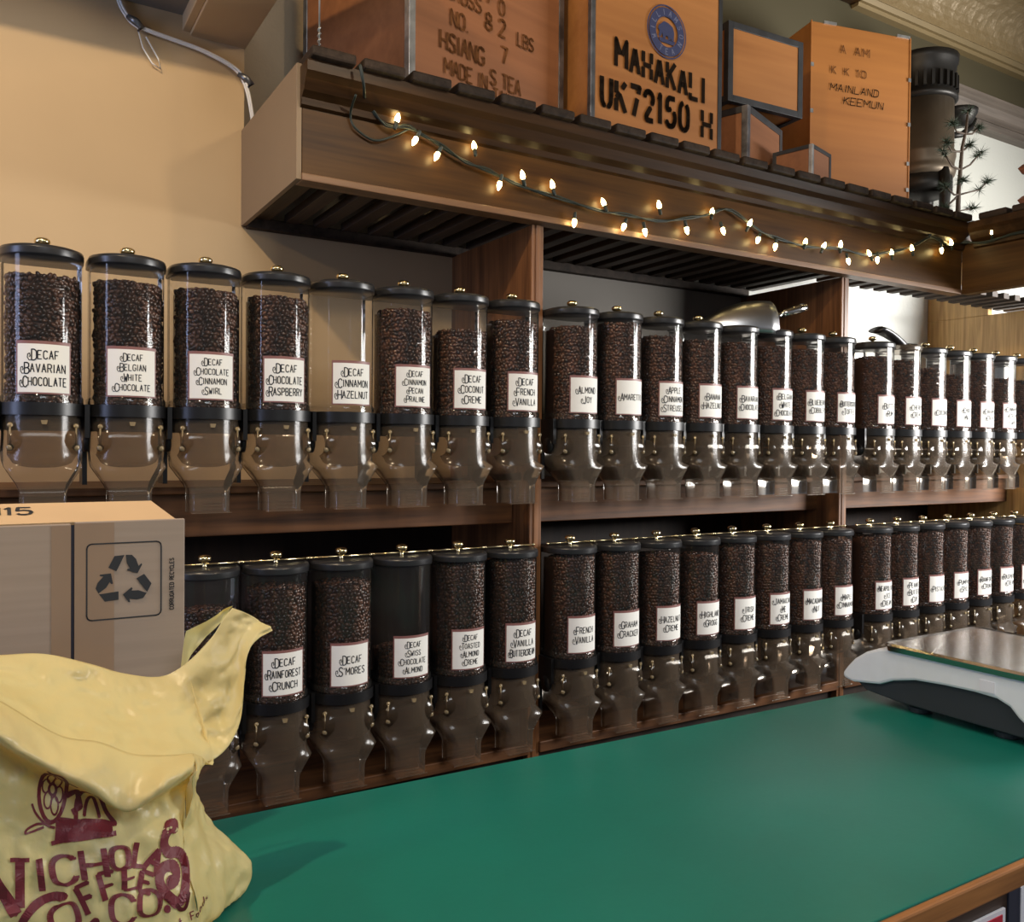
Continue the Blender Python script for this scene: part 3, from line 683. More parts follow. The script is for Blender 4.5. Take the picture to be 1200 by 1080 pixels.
# ------------------------------------------------------------------ cast iron stove, little tree, wooden rack
t = thing('iron_stove', 'black iron parlour stove with ribbed top band behind the plywood panel', 'stove', (3.475, .42, ZS)); t.scale = (1.05, 1.05, 1.16)
sc = lambda z: z
mb = MB(); mb.smooth = True; mb.lathe([(.108, .27), (.132, .285), (.138, .305), (.131, .315), (.130, .33), (.137, .36), (.137, .372), (.129, .38), (.127, .57)], 28); obj('stove_body', mb, M['iron_brown'], t)
mb = MB(); mb.smooth = True; mb.lathe([(.127, .565), (.142, .572), (.142, .585), (.132, .592), (.135, .70), (.142, .71), (.144, .735), (.134, .74)], 28)
mb.smooth = False
for k in range(28):
    a = 2 * PI * k / 28; mb.T = Matrix.Rotation(a, 4, 'Z'); mb.box(.13, .143, -.006, .006, .60, .655)
mb.T = None; obj('top_band', mb, M['iron'], t)
mb = MB(); mb.smooth = True; mb.lathe([(.10, .215), (.125, .225), (.125, .28), (.10, .285)], 20); obj('ash_pan', mb, M['iron'], t)
for a in (20, 140, 260):
    a = math.radians(a); mb = MB(); mb.smooth = True; c, s_ = math.cos(a), math.sin(a)
    mb.tube([(.11 * c, .11 * s_, .29), (.130 * c, .130 * s_, .22), (.118 * c, .118 * s_, .05), (.125 * c, .125 * s_, .002)], [.030, .024, .014, .018], 10); obj('leg', mb, M['iron'], t)
mb = MB(); mb.smooth = True; mb.lathe([(.02, .50), (.055, .51), (.075, .545), (.078, .56), (.06, .565)], 20, (.17, -.06, 0)); obj('hopper', mb, M['iron'], t)
mb = MB(); mb.smooth = True; mb.tube([(.12, -.05, .46), (.18, -.07, .47), (.235, -.08, .505), (.255, -.085, .54)], [.014, .012, .011, .009], 10); obj('handle', mb, M['iron'], t)

t = thing('artificial_tree', 'small artificial pine tree with needle tufts against the white wall', 'tree', (3.292, .13, ZS)); t.scale = (1.15, 1.1, 1.08)
boxo('stand', (-.075, .075, -.05, .05, 0, .045), M['block'], t, .003)
tk = [(.0, 0, .04), (.002, 0, .16), (.012, 0, .25), (.020, 0, .33), (.042, 0, .40), (.05, 0, .46)]
mb = MB(); mb.smooth = True; mb.tube(tk, [.009, .008, .007, .006, .005, .004], 8); obj('trunk', mb, M['twig'], t)
brs = [((.005, 0, .15), (-.05, .01, .10), (-.085, 0, .085)), ((.006, 0, .15), (.05, -.01, .165), (.13, .0, .19), (.185, 0, .235)), ((.006, 0, .15), (.04, .02, .10), (.115, .01, .12)), ((.012, 0, .245), (-.04, 0, .25), (-.095, 0, .295)), ((.012, 0, .245), (.07, 0, .275), (.135, 0, .335)), ((.018, 0, .315), (-.03, .01, .31), (-.075, 0, .335)), ((.018, 0, .32), (.06, .02, .335), (.085, .01, .36)), ((.035, 0, .385), (.08, 0, .395), (.125, 0, .43)), ((.035, 0, .385), (.0, .01, .39), (-.04, 0, .41)), ((.002, 0, .2), (-.01, -.02, .2), (-.02, -.03, .19)), ((.05, 0, .455), (.05, 0, .47), (.05, 0, .475)), ((.003, 0, .15), (-.04, -.01, .14), (-.10, -.01, .165))]
rnd = random.Random(3)
for b in brs:
    mb = MB(); mb.smooth = True; mb.tube(b, [.004, .0035] + [.003] * (len(b) - 2), 6); br = obj('branch', mb, M['twig'], t)
    mb = MB()
    tips = [Vector(b[-1]), Vector(b[-1]) * .75 + Vector(b[-2]) * .25]
    if len(b) > 3: tips.append(Vector(b[-2]))
    for tp in tips:
        for k in range(48):
            d = Vector((rnd.gauss(0, 1), rnd.gauss(0, 1), rnd.gauss(.3, .8))).normalized() * rnd.uniform(.022, .042)
            sd = d.cross(Vector((0, 1, .2))).normalized() * .0014
            mb.add([tuple(tp + sd), tuple(tp - sd), tuple(tp + d)], [(0, 1, 2)])
            sd = d.cross(sd).normalized() * .0011; mb.add([tuple(tp + sd), tuple(tp - sd), tuple(tp + d)], [(0, 1, 2)])
    obj('needles', mb, M['needle'], br, fix=False)
t = thing('wooden_rack', 'red brown wooden rack end standing on the shelf return at the right edge', 'rack', (3.85, .13, ZS - .0))
boxo('post', (-.02, .25, -.02, .02, 0, .50), M['redwood'], t, .004)
for z in (.205, .345): mb = MB(); mb.prism([(-.06, z + .02), (-.02, z), (.26, z), (.26, z + .03), (-.02, z + .045)], -.035, .035); obj('rail', mb, M['redwood'], t, bevel=.004)

# ------------------------------------------------------------------ light string, cable, hanger
def smoothpath(P, n=4):
    P = [Vector(p) for p in P]; out = []
    for i in range(len(P) - 1):
        p0, p1, p2, p3 = P[max(i - 1, 0)], P[i], P[i + 1], P[min(i + 2, len(P) - 1)]
        for k in range(n):
            u = k / n
            out.append(.5 * ((2 * p1) + (p2 - p0) * u + (2 * p0 - 5 * p1 + 4 * p2 - p3) * u * u + (3 * p1 - p0 - 3 * p2 + p3) * u ** 3))
    out.append(P[-1]); return out
BULBS = [(0.744, 0.375, 1), (0.798, 0.351, -1), (0.857, 0.325, -1), (0.958, 0.35, 1), (1.034, 0.284, -1), (1.104, 0.3, 1), (1.198, 0.291, 1), (1.269, 0.222, -1), (1.371, 0.272, 1), (1.442, 0.233, -1), (1.514, 0.231, -1), (1.57, 0.295, 1), (1.673, 0.258, -1), (1.776, 0.309, 1), (1.819, 0.276, -1), (1.932, 0.295, 1), (1.978, 0.267, -1), (2.055, 0.258, -1), (2.192, 0.273, 1), (2.28, 0.271, 1), (2.37, 0.285, 1), (2.407, 0.255, -1), (2.529, 0.276, 1), (2.567, 0.278, -1), (2.648, 0.294, 1), (2.766, 0.324, 1), (2.872, 0.406, 1), (2.942, 0.359, -1), (3.006, 0.376, 1)]
WIRE = [(0.67, 0.408), (0.718, 0.368), (0.78, 0.37), (0.826, 0.359), (0.897, 0.33), (0.97, 0.311), (1.046, 0.296), (1.178, 0.273), (1.348, 0.261), (1.454, 0.258), (1.597, 0.266), (1.731, 0.296), (1.836, 0.335), (1.947, 0.306), (2.043, 0.277), (2.204, 0.271), (2.375, 0.281), (2.534, 0.284), (2.726, 0.326), (2.878, 0.389), (2.985, 0.378)]
t = thing('string_lights', 'string of small warm white lights draped along the dark shelf fascia', 'string lights', (.63, -.07, .43))
off = Vector((.63, -.07, .43))
main = [Vector((.627, -.082, .462)), Vector((.640, -.075, .42))] + [Vector((x, -.016, z)) for x, z in WIRE] + [Vector((3.075, -.016, .395)), Vector((3.09, -.10, .385)), Vector((3.09, -.25, .39)), Vector((3.09, -.5, .36))]
mb = MB(); mb.smooth = True; mb.tube([p - off for p in smoothpath(main)], .0032, 6)
mb.tube([p - off + Vector((0, -.003, .006 * math.sin(i * .9))) for i, p in enumerate(smoothpath(main))], .0026, 5)
mb.tube([p - off for p in smoothpath([(0.625, -.065, .40), (0.632, -.012, 0.375), (0.645, -.01, 0.346), (0.692, -.01, 0.326), (0.74, -.01, 0.345), (0.78, -.014, 0.369)])], .0028, 6)
obj('wire', mb, M['wire_green'], t)
bl = part('bulb', lambda mb: (setattr(mb, 'smooth', True), mb.lathe([(.0045, .0), (.0065, .006), (.0062, .013), (.0035, .020), (.0008, .024)], 10)), M['bulb'])
sk = part('socket', lambda mb: (setattr(mb, 'smooth', True), mb.lathe([(.0035, -.018), (.0048, -.016), (.0052, .002), (.004, .003)], 8)), M['wire_green'])
rnd = random.Random(5)
allb = [(x, -.022, z, d) for x, z, d in BULBS] + [(3.085, -.13, .405, 1), (3.085, -.33, .41, 1)]
for (x, y, z, d) in allb:
    o = inst('bulb', bl, t, Vector((x, y, z)) - off); inst('socket', sk, o)
    o.rotation_euler = ((0 if d > 0 else PI) + rnd.uniform(-.25, .25), rnd.uniform(-.5, .5), 0)
t = thing('wall_cable', 'thin white cable clipped across the tan wall down into the shelf recess', 'cable', (.193, .49, .74))
off = Vector((.193, .49, .74)); cb_ = [(0.19, 0.49, 0.745), (0.201, 0.49, 0.718), (0.217, 0.49, 0.696), (0.234, 0.49, 0.683), (0.269, 0.488, 0.675), (0.332, 0.49, 0.668), (0.397, 0.488, 0.658), (0.464, 0.488, 0.639), (0.498, 0.485, 0.617), (0.517, 0.488, 0.582), (0.531, 0.50, 0.538), (0.545, 0.52, 0.487)]
mb = MB(); mb.smooth = True; mb.tube([p - off for p in smoothpath(cb_)], .0035, 6); mb.tube([p - off + Vector((.004, -.004, .003)) for p in smoothpath(cb_)], .003, 6); obj('sheath', mb, M['wire_white'], t)
for p in ((.234, .486, .690), (.515, .484, .607)):
    mb = MB(); mb.smooth = True; p = Vector(p) - off
    mb.tube([p + Vector((-.018, .003, .012)), p + Vector((0, -.006, 0)), p + Vector((.016, .0, -.010)), p + Vector((.006, -.004, -.022))], [.007, .011, .009, .003], 8); obj('cable_clip', mb, M['tinstrip'], t)
mb = MB(); mb.smooth = True; p = Vector((.24, .49, .68)) - off
mb.tube([p, p + Vector((.012, -.004, -.05)), p + Vector((.035, -.004, -.085)), p + Vector((.055, -.003, -.095)), p + Vector((.05, -.003, -.07)), p + Vector((.02, -.003, -.02))], .002, 6); obj('loose_end', mb, M['wire_white'], t)
t = tag(None or thing('hanging_wire', 'thin twisted wire rising from the left end of the slatted shelf', 'wire', (.54, -.06, .487)), 'thin twisted wire rising from the left end of the slatted shelf', 'wire')
mb = MB(); mb.smooth = True; mb.tube([(0, 0, 0), (0, 0, 1.39)], .002, 6); mb.tube([(.003 * math.cos(k), .003 * math.sin(k), .008 + .002 * k) for k in range(20)], .0018, 5); obj('strand', mb, M['tinbright'], t)

# ------------------------------------------------------------------ counter
ct = thing('shop_counter', 'green laminate topped counter with worn wooden front edge', 'counter', (.9, -.95, -1.9))
def ctp(name, mb, m, bevel=0): o = obj(name, mb, m, ct, bevel=bevel); o.location = (-.9, .95, 1.9); return o
ZC = -.961
mb = MB(); mb.prism([(-1.4, -1.300), (3.0, -1.300), (3.0, -.700), (-1.4, -.578)], ZC - .02, ZC, 'z'); ctp('counter_top', mb, M['counter'], .0015)
mb = MB(); mb.box(-1.4, 3.0, -1.312, -1.3003, ZC - .032, ZC - .001); ctp('edge_trim', mb, M['edge'], .003)
mb = MB(); mb.box(-1.4, 3.0, -1.308, -1.29, -1.9, ZC - .0325); ctp('front_panel', mb, M['counter_front'])
mb = MB(); mb.box(-1.4, 3.0, -.80, -.78, -1.9, ZC - .021); ctp('back_panel', mb, M['counter_front'])
t = thing('poster', 'red and white poster fixed low on the dark counter front', 'poster', (1.02, -1.308, -1.25))
boxo('poster_sheet', (-.08, .045, -.004, -.0005, .0, .24), M['whiteposter'], t, 0)
boxo('red_field', (-.075, .036, -.0055, -.0042, .005, .234), M['redposter'], t, 0)
t = thing('poster', 'white edged poster on dark board beside the red poster', 'poster', (1.15, -1.308, -1.25))
boxo('poster_board', (-.075, .20, -.003, -.0005, 0, .262), M['darkposter'], t, 0)
boxo('poster_sheet', (-.048, .19, -.0045, -.0032, .01, .258), M['whiteposter'], t, 0)

# ------------------------------------------------------------------ weighing scale
t = thing('weighing_scale', 'white counter scale with stainless platter at the right end of the green counter', 'scale', (1.57, -.87, ZC))
off = Vector((1.57, -.87, ZC)); WX = .34
top = [(-.665, -.906), (-.678, -.888), (-.695, -.869), (-.724, -.848), (-.755, -.834), (-.789, -.826), (-1.06, -.832), (-1.10, -.838), (-1.13, -.86), (-1.14, -.905)]
low = [(-1.14, -.918), (-1.10, -.922), (-1.067, -.914), (-1.056, -.906), (-1.04, -.889), (-1.014, -.879), (-.97, -.877), (-.906, -.879), (-.842, -.884), (-.791, -.897), (-.759, -.912), (-.692, -.922), (-.668, -.917)]
def P2(L_): return [(a - off.y, b - off.z) for a, b in L_]
mb = MB(); poly = P2(top + low); n = len(poly)
cy_ = sum(p[0] for p in poly) / n; cz_ = sum(p[1] for p in poly) / n
def inset(k): return [(a + (cy_ - a) * k * .35, b + (cz_ - b) * k) for a, b in poly]
mb.smooth = False
mb.loft([[(d, a, b) for a, b in (inset(k))] for d, k in ((0, .0), (.0, 0.0), (WX, 0), (WX, 0))][1:3]); ho = obj('housing', mb, M['white_plastic'], t, bevel=.006)
mb = MB(); mb.prism(P2([(-.69, -.915), (-.72, -.935), (-.80, -.942), (-1.09, -.944), (-1.13, -.93), (-1.13, -.90), (-1.0, -.872), (-.85, -.872), (-.75, -.90)]), .010, WX - .010, 'x'); obj('base_tray', mb, M['grey_plastic'], t, bevel=.003)
for fx in (.05, WX - .05):
    for fy in (-.825, -1.010):
        mb = MB(); mb.smooth = False; c = (fx, fy - off.y, 0)
        mb.lathe([(.022, 0), (.0235, .002), (.0235, .011), (.021, .013), (.010, .013), (.010, .022)], 28, c); obj('foot', mb, M['grey_plastic'], t)
mb = MB(); mb.box(-.002, .004, -1.012 - off.y, -.982 - off.y, -.870 - ZC, -.848 - ZC); obj('side_label', mb, M['whiteposter'], t)
mb = MB()
def rrect(x0, x1, y0, y1, r, z): 
    out = []
    for cx_, cy2, a0 in ((x1 - r, y1 - r, 0), (x0 + r, y1 - r, 90), (x0 + r, y0 + r, 180), (x1 - r, y0 + r, 270)):
        for k in range(5): a = math.radians(a0 + 22.5 * k); out.append((cx_ + r * math.cos(a), cy2 + r * math.sin(a), z))
    return out
ya, yb_ = -1.085 - off.y, -.775 - off.y; z = -.826 - ZC
mb.smooth = False
mb.loft([rrect(.006, WX - .006, ya + .004, yb_ - .004, .015, z - .004), rrect(-.006, WX + .006, ya - .004, yb_ + .004, .02, z - .006), rrect(-.008, WX + .008, ya - .006, yb_ + .006, .02, z + .005), rrect(-.004, WX + .004, ya - .002, yb_ + .002, .018, z + .010), rrect(.006, WX - .006, ya + .008, yb_ - .008, .015, z + .008)])
obj('platter', mb, M['steel'], t)

# ------------------------------------------------------------------ cardboard box
bx = thing('cardboard_box', 'taped brown cardboard box with black recycling mark standing behind the yellow bag', 'box', (-.06, -.72, ZC), 0)
XL, XR, ZT = -.30, .195, .459
mb = MB(); mb.box(XL, XR, .006, .095, 0, ZT - .004); obj('box_body', mb, M['card'], bx, bevel=.002)
SE = .060
mb = MB(); mb.box(XL, SE - .002, 0, .006, 0, ZT - .002); obj('flap', mb, M['card'], bx, bevel=.0015)
mb = MB(); mb.box(SE + .002, XR, 0, .006, 0, ZT); obj('flap', mb, M['card'], bx, bevel=.0015)
mb = MB(); mb.box(SE - .002, SE + .002, .004, .007, 0, ZT - .004); obj('seam', mb, M['gap'], bx)
mb = MB(); mb.box(SE - .024, SE - .002, -.0006, .001, 0, ZT - .004); mb.box(SE + .002, SE + .048, -.0006, .001, 0, ZT - .002); obj('packing_tape', mb, M['tape'], bx)
mb = MB(); mb.add([(XL, .0, ZT), (XR - .012, .002, ZT), (XR - .03, .085, ZT + .020), (XL, .085, ZT + .020), (XL, .002, ZT - .004), (XR - .012, .004, ZT - .004), (XR - .03, .087, ZT + .016), (XL, .087, ZT + .016)], [(0, 1, 2, 3), (7, 6, 5, 4), (0, 4, 5, 1), (1, 5, 6, 2), (2, 6, 7, 3), (3, 7, 4, 0)]); tf = obj('top_flap', mb, M['card_top'], bx); tf['label'] = 'top flap coloured as if lit warm'
sl = .020 / .085
ink = Ink(lambda x, y: (x, y, ZT + .0008 + (y) * sl)); ink.text('0115', -.045, .035, .016, .030, .006, .0045); ink.done('stamped_number', M['printblack'], bx)
ink = Ink(lambda x, y: (x, -.0009, y))
rx0, rx1, rz0, rz1, r = .076, .165, .332, .430, .006
pts = []
for cx_, cz2, a0 in ((rx1 - r, rz1 - r, 0), (rx0 + r, rz1 - r, 90), (rx0 + r, rz0 + r, 180), (rx1 - r, rz0 + r, 270)):
    for k in range(4): a = math.radians(a0 + 30 * k); pts.append((cx_ + r * math.cos(a), cz2 + r * math.sin(a)))
ink.stroke(pts + [pts[0]], .0018)
c = ((rx0 + rx1) / 2 - .001, (rz0 + rz1) / 2 + .000)
for k in range(3):
    a = math.radians(-120 * k + 4)
    def R_(x, y): return (c[0] + x * math.cos(a) - y * math.sin(a), c[1] + x * math.sin(a) + y * math.cos(a))
    ink.poly([R_(*p) for p in ((-.017, .019), (-.009, .033), (.003, .033), (-.004, .020), (-.008, .013))])
    ink.poly([R_(*p) for p in ((.0045, .033), (.012, .032), (.0165, .026), (.019, .0165), (.0225, .0195), (.0235, .018), (.017, .007), (.0045, .0125), (.0055, .0145), (.0085, .0145), (.005, .022))])
ink.text('CORRUGATED RECYCLES', .181, .338, .0026, .0052, .0011, .0011, rot=PI / 2)
ink.done('printed_marks', M['printblack'], bx)

# ------------------------------------------------------------------ yellow carrier bag
BACK = [[(-0.22, -0.8, -0.648), (-0.129, -0.8, -0.643), (-0.08, -0.8, -0.645), (-0.035, -0.8, -0.649), (0.014, -0.8, -0.667), (0.048, -0.8, -0.682), (0.091, -0.8, -0.692), (0.121, -0.8, -0.68), (0.152, -0.8, -0.651), (0.168, -0.8, -0.627), (0.179, -0.8, -0.614)], [(-0.22, -0.828, -0.648), (-0.128, -0.828, -0.646), (-0.08, -0.828, -0.658), (-0.032, -0.828, -0.675), (0.014, -0.828, -0.693), (0.048, -0.828, -0.709), (0.091, -0.828, -0.719), (0.13, -0.811, -0.718), (0.163, -0.805, -0.687), (0.179, -0.798, -0.643), (0.197, -0.795, -0.626)], [(-0.22, -0.871, -0.648), (-0.127, -0.871, -0.645), (-0.081, -0.871, -0.667), (-0.03, -0.871, -0.697), (0.013, -0.871, -0.713), (0.046, -0.871, -0.73), (0.088, -0.871, -0.74), (0.136, -0.838, -0.752), (0.171, -0.825, -0.72), (0.186, -0.811, -0.655), (0.212, -0.805, -0.635)], [(-0.22, -0.93, -0.64), (-0.125, -0.93, -0.64), (-0.081, -0.93, -0.67), (-0.029, -0.93, -0.712), (0.009, -0.93, -0.727), (0.041, -0.93, -0.744), (0.082, -0.93, -0.753), (0.138, -0.88, -0.779), (0.174, -0.86, -0.747), (0.189, -0.84, -0.664), (0.223, -0.83, -0.642)]]
FRONT = [[(-0.22, -0.985, -0.6), (-0.123, -0.985, -0.619), (-0.082, -0.985, -0.65), (-0.032, -0.985, -0.691), (0.004, -0.985, -0.704), (0.034, -0.985, -0.721), (0.067, -0.975, -0.732), (0.1, -0.955, -0.742)], [(-0.22, -1.034, -0.61), (-0.122, -1.024, -0.632), (-0.082, -1.034, -0.671), (-0.048, -1.024, -0.703), (-0.012, -1.034, -0.727), (0.023, -1.024, -0.76), (0.056, -1.024, -0.744), (0.091, -0.994, -0.742)], [(-0.22, -0.987, -0.656), (-0.123, -0.987, -0.668), (-0.082, -0.987, -0.699), (-0.046, -0.987, -0.73), (-0.009, -0.987, -0.755), (0.026, -0.987, -0.771), (0.06, -0.977, -0.777), (0.093, -0.957, -0.777)], [(-0.22, -1.005, -0.7), (-0.122, -1.005, -0.724), (-0.082, -1.005, -0.748), (-0.047, -1.005, -0.772), (-0.01, -1.005, -0.789), (0.025, -1.005, -0.801), (0.058, -0.995, -0.808), (0.084, -0.975, -0.815)], [(-0.22, -1.02, -0.76), (-0.122, -1.02, -0.78), (-0.082, -1.02, -0.798), (-0.048, -1.02, -0.815), (-0.011, -1.02, -0.828), (0.023, -1.02, -0.837), (0.056, -1.01, -0.846), (0.086, -0.99, -0.853)], [(-0.22, -1.03, -0.86), (-0.122, -1.03, -0.86), (-0.082, -1.03, -0.872), (-0.048, -1.03, -0.883), (-0.012, -1.03, -0.892), (0.022, -1.03, -0.897), (0.054, -1.02, -0.901), (0.094, -1.0, -0.897)], [(-0.22, -1.01, -0.955), (-0.122, -1.01, -0.955), (-0.082, -1.01, -0.955), (-0.048, -1.01, -0.955), (-0.012, -1.01, -0.957), (0.022, -1.01, -0.957), (0.054, -0.99, -0.957), (0.098, -0.96, -0.957)]]
SIDE = [[(0.1, -0.955, -0.742), (0.115, -0.928, -0.757), (0.124, -0.9, -0.77)], [(0.091, -0.99, -0.752), (0.104, -0.95, -0.767), (0.111, -0.91, -0.781)], [(0.093, -0.965, -0.781), (0.105, -0.932, -0.794), (0.111, -0.9, -0.805)], [(0.084, -0.975, -0.815), (0.112, -0.928, -0.836), (0.137, -0.88, -0.857)], [(0.086, -0.99, -0.853), (0.133, -0.925, -0.887), (0.184, -0.86, -0.921)], [(0.094, -1.0, -0.897), (0.133, -0.93, -0.935), (0.172, -0.86, -0.957)], [(0.098, -0.96, -0.957), (0.12, -0.90, -0.957), (0.15, -0.85, -0.957)]]
def cr(a, b, c, d, u): return .5 * ((2 * b) + (c - a) * u + (2 * a - 5 * b + 4 * c - d) * u * u + (3 * b - a - 3 * c + d) * u ** 3)
def patch(Gd, sub, amp, seed, cren=()):
    from mathutils import noise
    R_ = [[Vector(p) for p in r] for r in Gd]; nr, nc = len(R_), len(R_[0])
    def row(i, u): 
        j = min(int(u), nc - 2); f = u - j; r = R_[i]; return cr(r[max(j - 1, 0)], r[j], r[j + 1], r[min(j + 2, nc - 1)], f)
    out = []
    for a in range((nr - 1) * sub + 1):
        v = a / sub; i = min(int(v), nr - 2); f = v - i; line = []
        for b in range((nc - 1) * sub + 1):
            u = b / sub
            p = cr(row(max(i - 1, 0), u), row(i, u), row(i + 1, u), row(min(i + 2, nr - 1), u), f)
            edge = min(1, min(a, (nr - 1) * sub - a) / (sub * .5))
            q = p * 15 + Vector((seed, 0, 0))
            n1 = 1 - 2 * abs(noise.noise(q)); n2 = 1 - 2 * abs(noise.noise(q * 2.3 + Vector((5, 5, 5)))); n3 = noise.noise(p * 60)
            p = p + Vector((.25, -1, .15)) * amp * edge * (n1 * .55 + n2 * .5 + (1 - 2 * abs(noise.noise(p * 75))) * .16 + n3 * .08)
            line.append(tuple(p))
        out.append(line)
    return out
t = thing('carrier_bag', 'crumpled yellow plastic carrier bag printed with maroon coffee company name', 'bag', (0, -.92, ZC))
off = Vector((0, -.92, ZC))
mb = MB(); mb.smooth = True; mb.T = Matrix.Translation(-off)
fp = patch(FRONT, 10, .0095, 1.0); mb.loft(fp, False, False, False)
mb.loft(patch(BACK, 11, .013, 7.0), False, False, False)
mb.loft(patch(SIDE, 12, .011, 4.0), False, False, False)
# inside of the back panel down to the counter, bottom, and right join between back and gusset
bk = [[(x, -.805, z) for x, z in zip((-.22, -.13, -.08, -.03, .014, .05, .09, .12), zz)] for zz in ((-.70,) * 8, (-.80,) * 8, (-.955,) * 8)]
bk[0] = [(p[0], p[1] - .001, p[2]) for p in BACK[0][:8]]
mb.loft(patch(bk, 6, .004, 2.0), False, False, False)
gs = [[SIDE[i][2], ((SIDE[i][2][0] + .11) / 2, -.85, SIDE[i][2][2]), (.12, -.806, SIDE[i][2][2])] for i in range(7)]
gs[0] = [(.124, -.90, -.77), (.138, -.88, -.775), (.121, -.801, -.68)]
mb.loft(patch(gs, 6, .004, 3.0), False, False, False)
bagb = obj('bag_film', mb, M['bag'], t, fix=False)
sd = bagb.modifiers.new('film', 'SOLIDIFY'); sd.thickness = .0006
mb = MB(); mb.smooth = True; mb.T = Matrix.Translation(-off)
HL = [[(.116, -.79, -.700), (.121, -.79, -.655), (.124, -.79, -.640)], [(.130, -.785, -.672), (.142, -.783, -.645), (.150, -.785, -.630)], [(.160, -.785, -.640), (.168, -.784, -.624), (.172, -.788, -.616)], [(.172, -.79, -.630), (.178, -.79, -.618), (.181, -.795, -.612)]]
mb.loft(patch(HL, 8, .004, 9.0), False, False, False); hl = obj('handle_loop', mb, M['bag'], t, fix=False)
# printing on the front of the bag
bvh = BVHTree.FromPolygons([p for l in fp for p in l], [(a * len(fp[0]) + b, a * len(fp[0]) + b + 1, (a + 1) * len(fp[0]) + b + 1, (a + 1) * len(fp[0]) + b) for a in range(len(fp) - 1) for b in range(len(fp[0]) - 1)])
sp = patch(SIDE, 12, .011, 4.0)
bvs = BVHTree.FromPolygons([p for l in sp for p in l], [(a * len(sp[0]) + b, a * len(sp[0]) + b + 1, (a + 1) * len(sp[0]) + b + 1, (a + 1) * len(sp[0]) + b) for a in range(len(sp) - 1) for b in range(len(sp[0]) - 1)])
PC = (Vector((-.082, 0, -.690)), Vector((.119, 0, -.726)), Vector((-.082, 0, -.850)), Vector((.119, 0, -.907)))
def onbag(px, py):          # sheet units: 260 wide, 200 tall block of print on the bag front
    a = px / 260; b = (py - 880) / 200
    p = PC[0] * (1 - a) * (1 - b) + PC[1] * a * (1 - b) + PC[2] * (1 - a) * b + PC[3] * a * b
    best = None
    for tr in (bvh, bvs):
        h = tr.ray_cast(Vector((p.x, -1.6, p.z)), Vector((0, 1, 0)))
        if h[0] and (best is None or h[0].y < best): best = h[0].y
    return Vector((p.x, (best if best is not None else -1.0) - .0022, p.z)) - off
ink = Ink(onbag)
class Flip:
    pass
def pr(ch, cx_, cy2, w, h, rot, sw, thin=.42, serif=2.2):
    """letter centred at cx, cy; y runs down the sheet, so heights are negated"""
    ca, sa = math.cos(rot), math.sin(rot)
    def T(p): x = (p[0] / 4 - .5) * w; y = -(p[1] / 8 - .5) * h; return (cx_ + x * ca - y * sa, cy2 + x * sa + y * ca)
    for st in G[ch]:
        q = chaikin(st, 3) if ch not in SHARP else st
        ink.stroke([T(p) for p in q], sw, thin, True, 2.5)
        if serif and st[0] != st[-1]:
            for p, o in ((st[0], st[1]), (st[-1], st[-2])):
                if abs(p[1] - o[1]) > 1: ink.stroke([T((p[0] - serif * 4 / w * 1.6, p[1])), T((p[0] + serif * 4 / w * 1.6, p[1]))], sw * .34, 1, False, 4)
d2 = math.radians
ink.stroke([(-26, 1052), (-18, 1005)], 8, 1, True, 4); ink.stroke([(-18, 1002), (-6, 1020), (6, 1040), (16, 1057)], 13, 1, True, 4); ink.stroke([(20, 1050), (20, 1001)], 10, 1, True, 4); ink.stroke([(10, 999), (30, 999)], 4.5, 1, False, 4); ink.stroke([(-30, 1054), (-18, 1050)], 4, 1, True, 4)
for ch, x, y, w, h, r in (('I', 42, 1017, 8, 33, -6), ('C', 67, 1013, 25, 29, -10), ('H', 101, 1006, 26, 26, -8), ('O', 131, 999, 21, 23, -2), ('L', 157, 1000, 15, 24, 12), ('A', 174, 1007, 17, 25, 30)): pr(ch, x, y, w, h, d2(r), 7.5)
S_ = [(206, 974), (196, 976), (188, 986), (189, 997), (198, 1004), (209, 1003), (219, 1012), (222, 1026), (217, 1043), (206, 1055), (196, 1050), (180, 1034), (178, 1024), (184, 1016), (196, 1014), (206, 1020), (205, 1031), (197, 1032)]
S_ = [(178 + (a - 178) * .90, b) for a, b in S_]
ink.stroke(chaikin(S_, 2), 12, 1, True, 3)
for bx_, by_, br_ in ((203, 976, 7), (194, 1031, 7)): ink.poly([(bx_ + br_ * math.cos(k * PI / 6), by_ + br_ * math.sin(k * PI / 6)) for k in range(12)]); ink.stroke(chaikin([(200, 1055), (206, 1063), (213, 1062), (217, 1045)], 2), 5, 1, True, 4)
ink.stroke(chaikin([(24, 1086), (20, 1068), (32, 1050), (52, 1040), (68, 1039)], 2), 9, 1, True, 5)
for ch, x, y, w, h, r in (('O', 67, 1062, 30, 29, -18), ('F', 93, 1040, 16, 28, -28), ('F', 117, 1027, 17, 27, -16), ('E', 143, 1021, 16, 23, 0), ('E', 162, 1028, 14, 19, 18), ('C', 132, 1052, 26, 30, 0), ('O', 165, 1049, 26, 28, 6)): pr(ch, x, y, w, h, d2(r), 7)
ink.stroke([(186, 1058), (188, 1059)], 8, 1, True); ink.poly([(187.5 + 4.5 * math.cos(k), 1058.5 + 4.5 * math.sin(k)) for k in [i * PI / 5 for i in range(10)]])
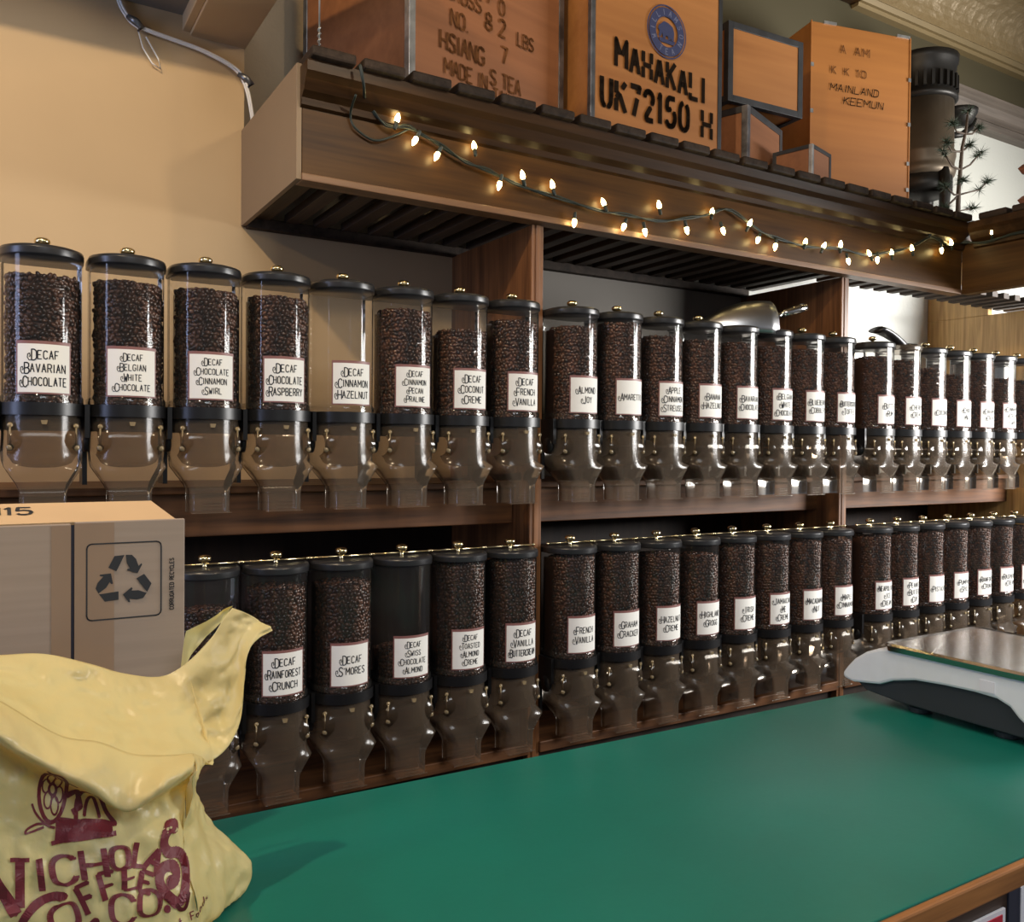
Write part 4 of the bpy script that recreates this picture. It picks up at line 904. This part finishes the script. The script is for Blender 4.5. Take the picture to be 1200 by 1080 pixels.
ink.stroke(chaikin([(80, 1086), (92, 1074), (100, 1062), (104, 1064), (100, 1070)], 2), 5, 1, True, 4)
for i, ch in enumerate('Gourmet'): pr(ch, 162 + i * 7.2, 1079 - i * .6, 5, 9, d2(-6), 1.7, .7, 0)
for i, ch in enumerate('Foods'): pr(ch if ch in G else 'O', 222 + i * 6.6, 1072 - i * 1.6, 5, 9, d2(-14), 1.7, .7, 0)
# coffee mill emblem: wheel with petals, dome and base
def circ(cx_, cy2, rx, ry, rot=0, n=24): return [(cx_ + rx * math.cos(a) * math.cos(rot) - ry * math.sin(a) * math.sin(rot), cy2 + rx * math.cos(a) * math.sin(rot) + ry * math.sin(a) * math.cos(rot)) for a in [2 * PI * k / n for k in range(n + 1)]]
ink.stroke(circ(57, 932, 15, 31, .12), 4.2, 1, True, 5); ink.stroke(circ(57, 932, 4, 6), 3, 1)
for k in range(6):
    a = k * PI / 3 + .3; ink.stroke(circ(57 + 7.5 * math.cos(a), 932 + 16 * math.sin(a), 4.2, 8.5, .1, 14), 1.8, 1)
ink.stroke([(49, 899), (70, 914), (83, 920)], 3, 1, True, 4)
ink.stroke(chaikin([(82, 962), (84, 940), (92, 926), (104, 925), (112, 940), (118, 958), (128, 967)], 2), 5, 1, True, 4)
ink.stroke(chaikin([(92, 958), (96, 940), (102, 936), (107, 950), (110, 962)], 2), 4, 1, True, 4)
ink.stroke([(72, 938), (84, 930), (88, 950), (78, 955)], 6, 1, True, 4)
for k in range(5): ink.stroke([(60, 964 + 3.6 * k), (92, 963 + 3.4 * k), (124, 968 + 2 * k)], 4.5, 1, True, 4)
ink.stroke([(54, 985), (75, 981), (96, 979), (112, 976), (128, 975)], 5, 1, True, 4); ink.stroke([(62, 960), (60, 984)], 5, 1, True, 4)
ink.stroke([(64, 960), (126, 968)], 2.5, 1, True, 4)
ink.stroke(chaikin([(48, 964), (38, 964), (27, 968), (25, 972), (34, 971), (46, 967)], 2), 2.2, 1, True); ink.stroke(chaikin([(34, 946), (37, 955), (48, 965), (58, 968)], 2), 2.4, 1, True)
ink.done('maroon_print', M['maroon'], t)
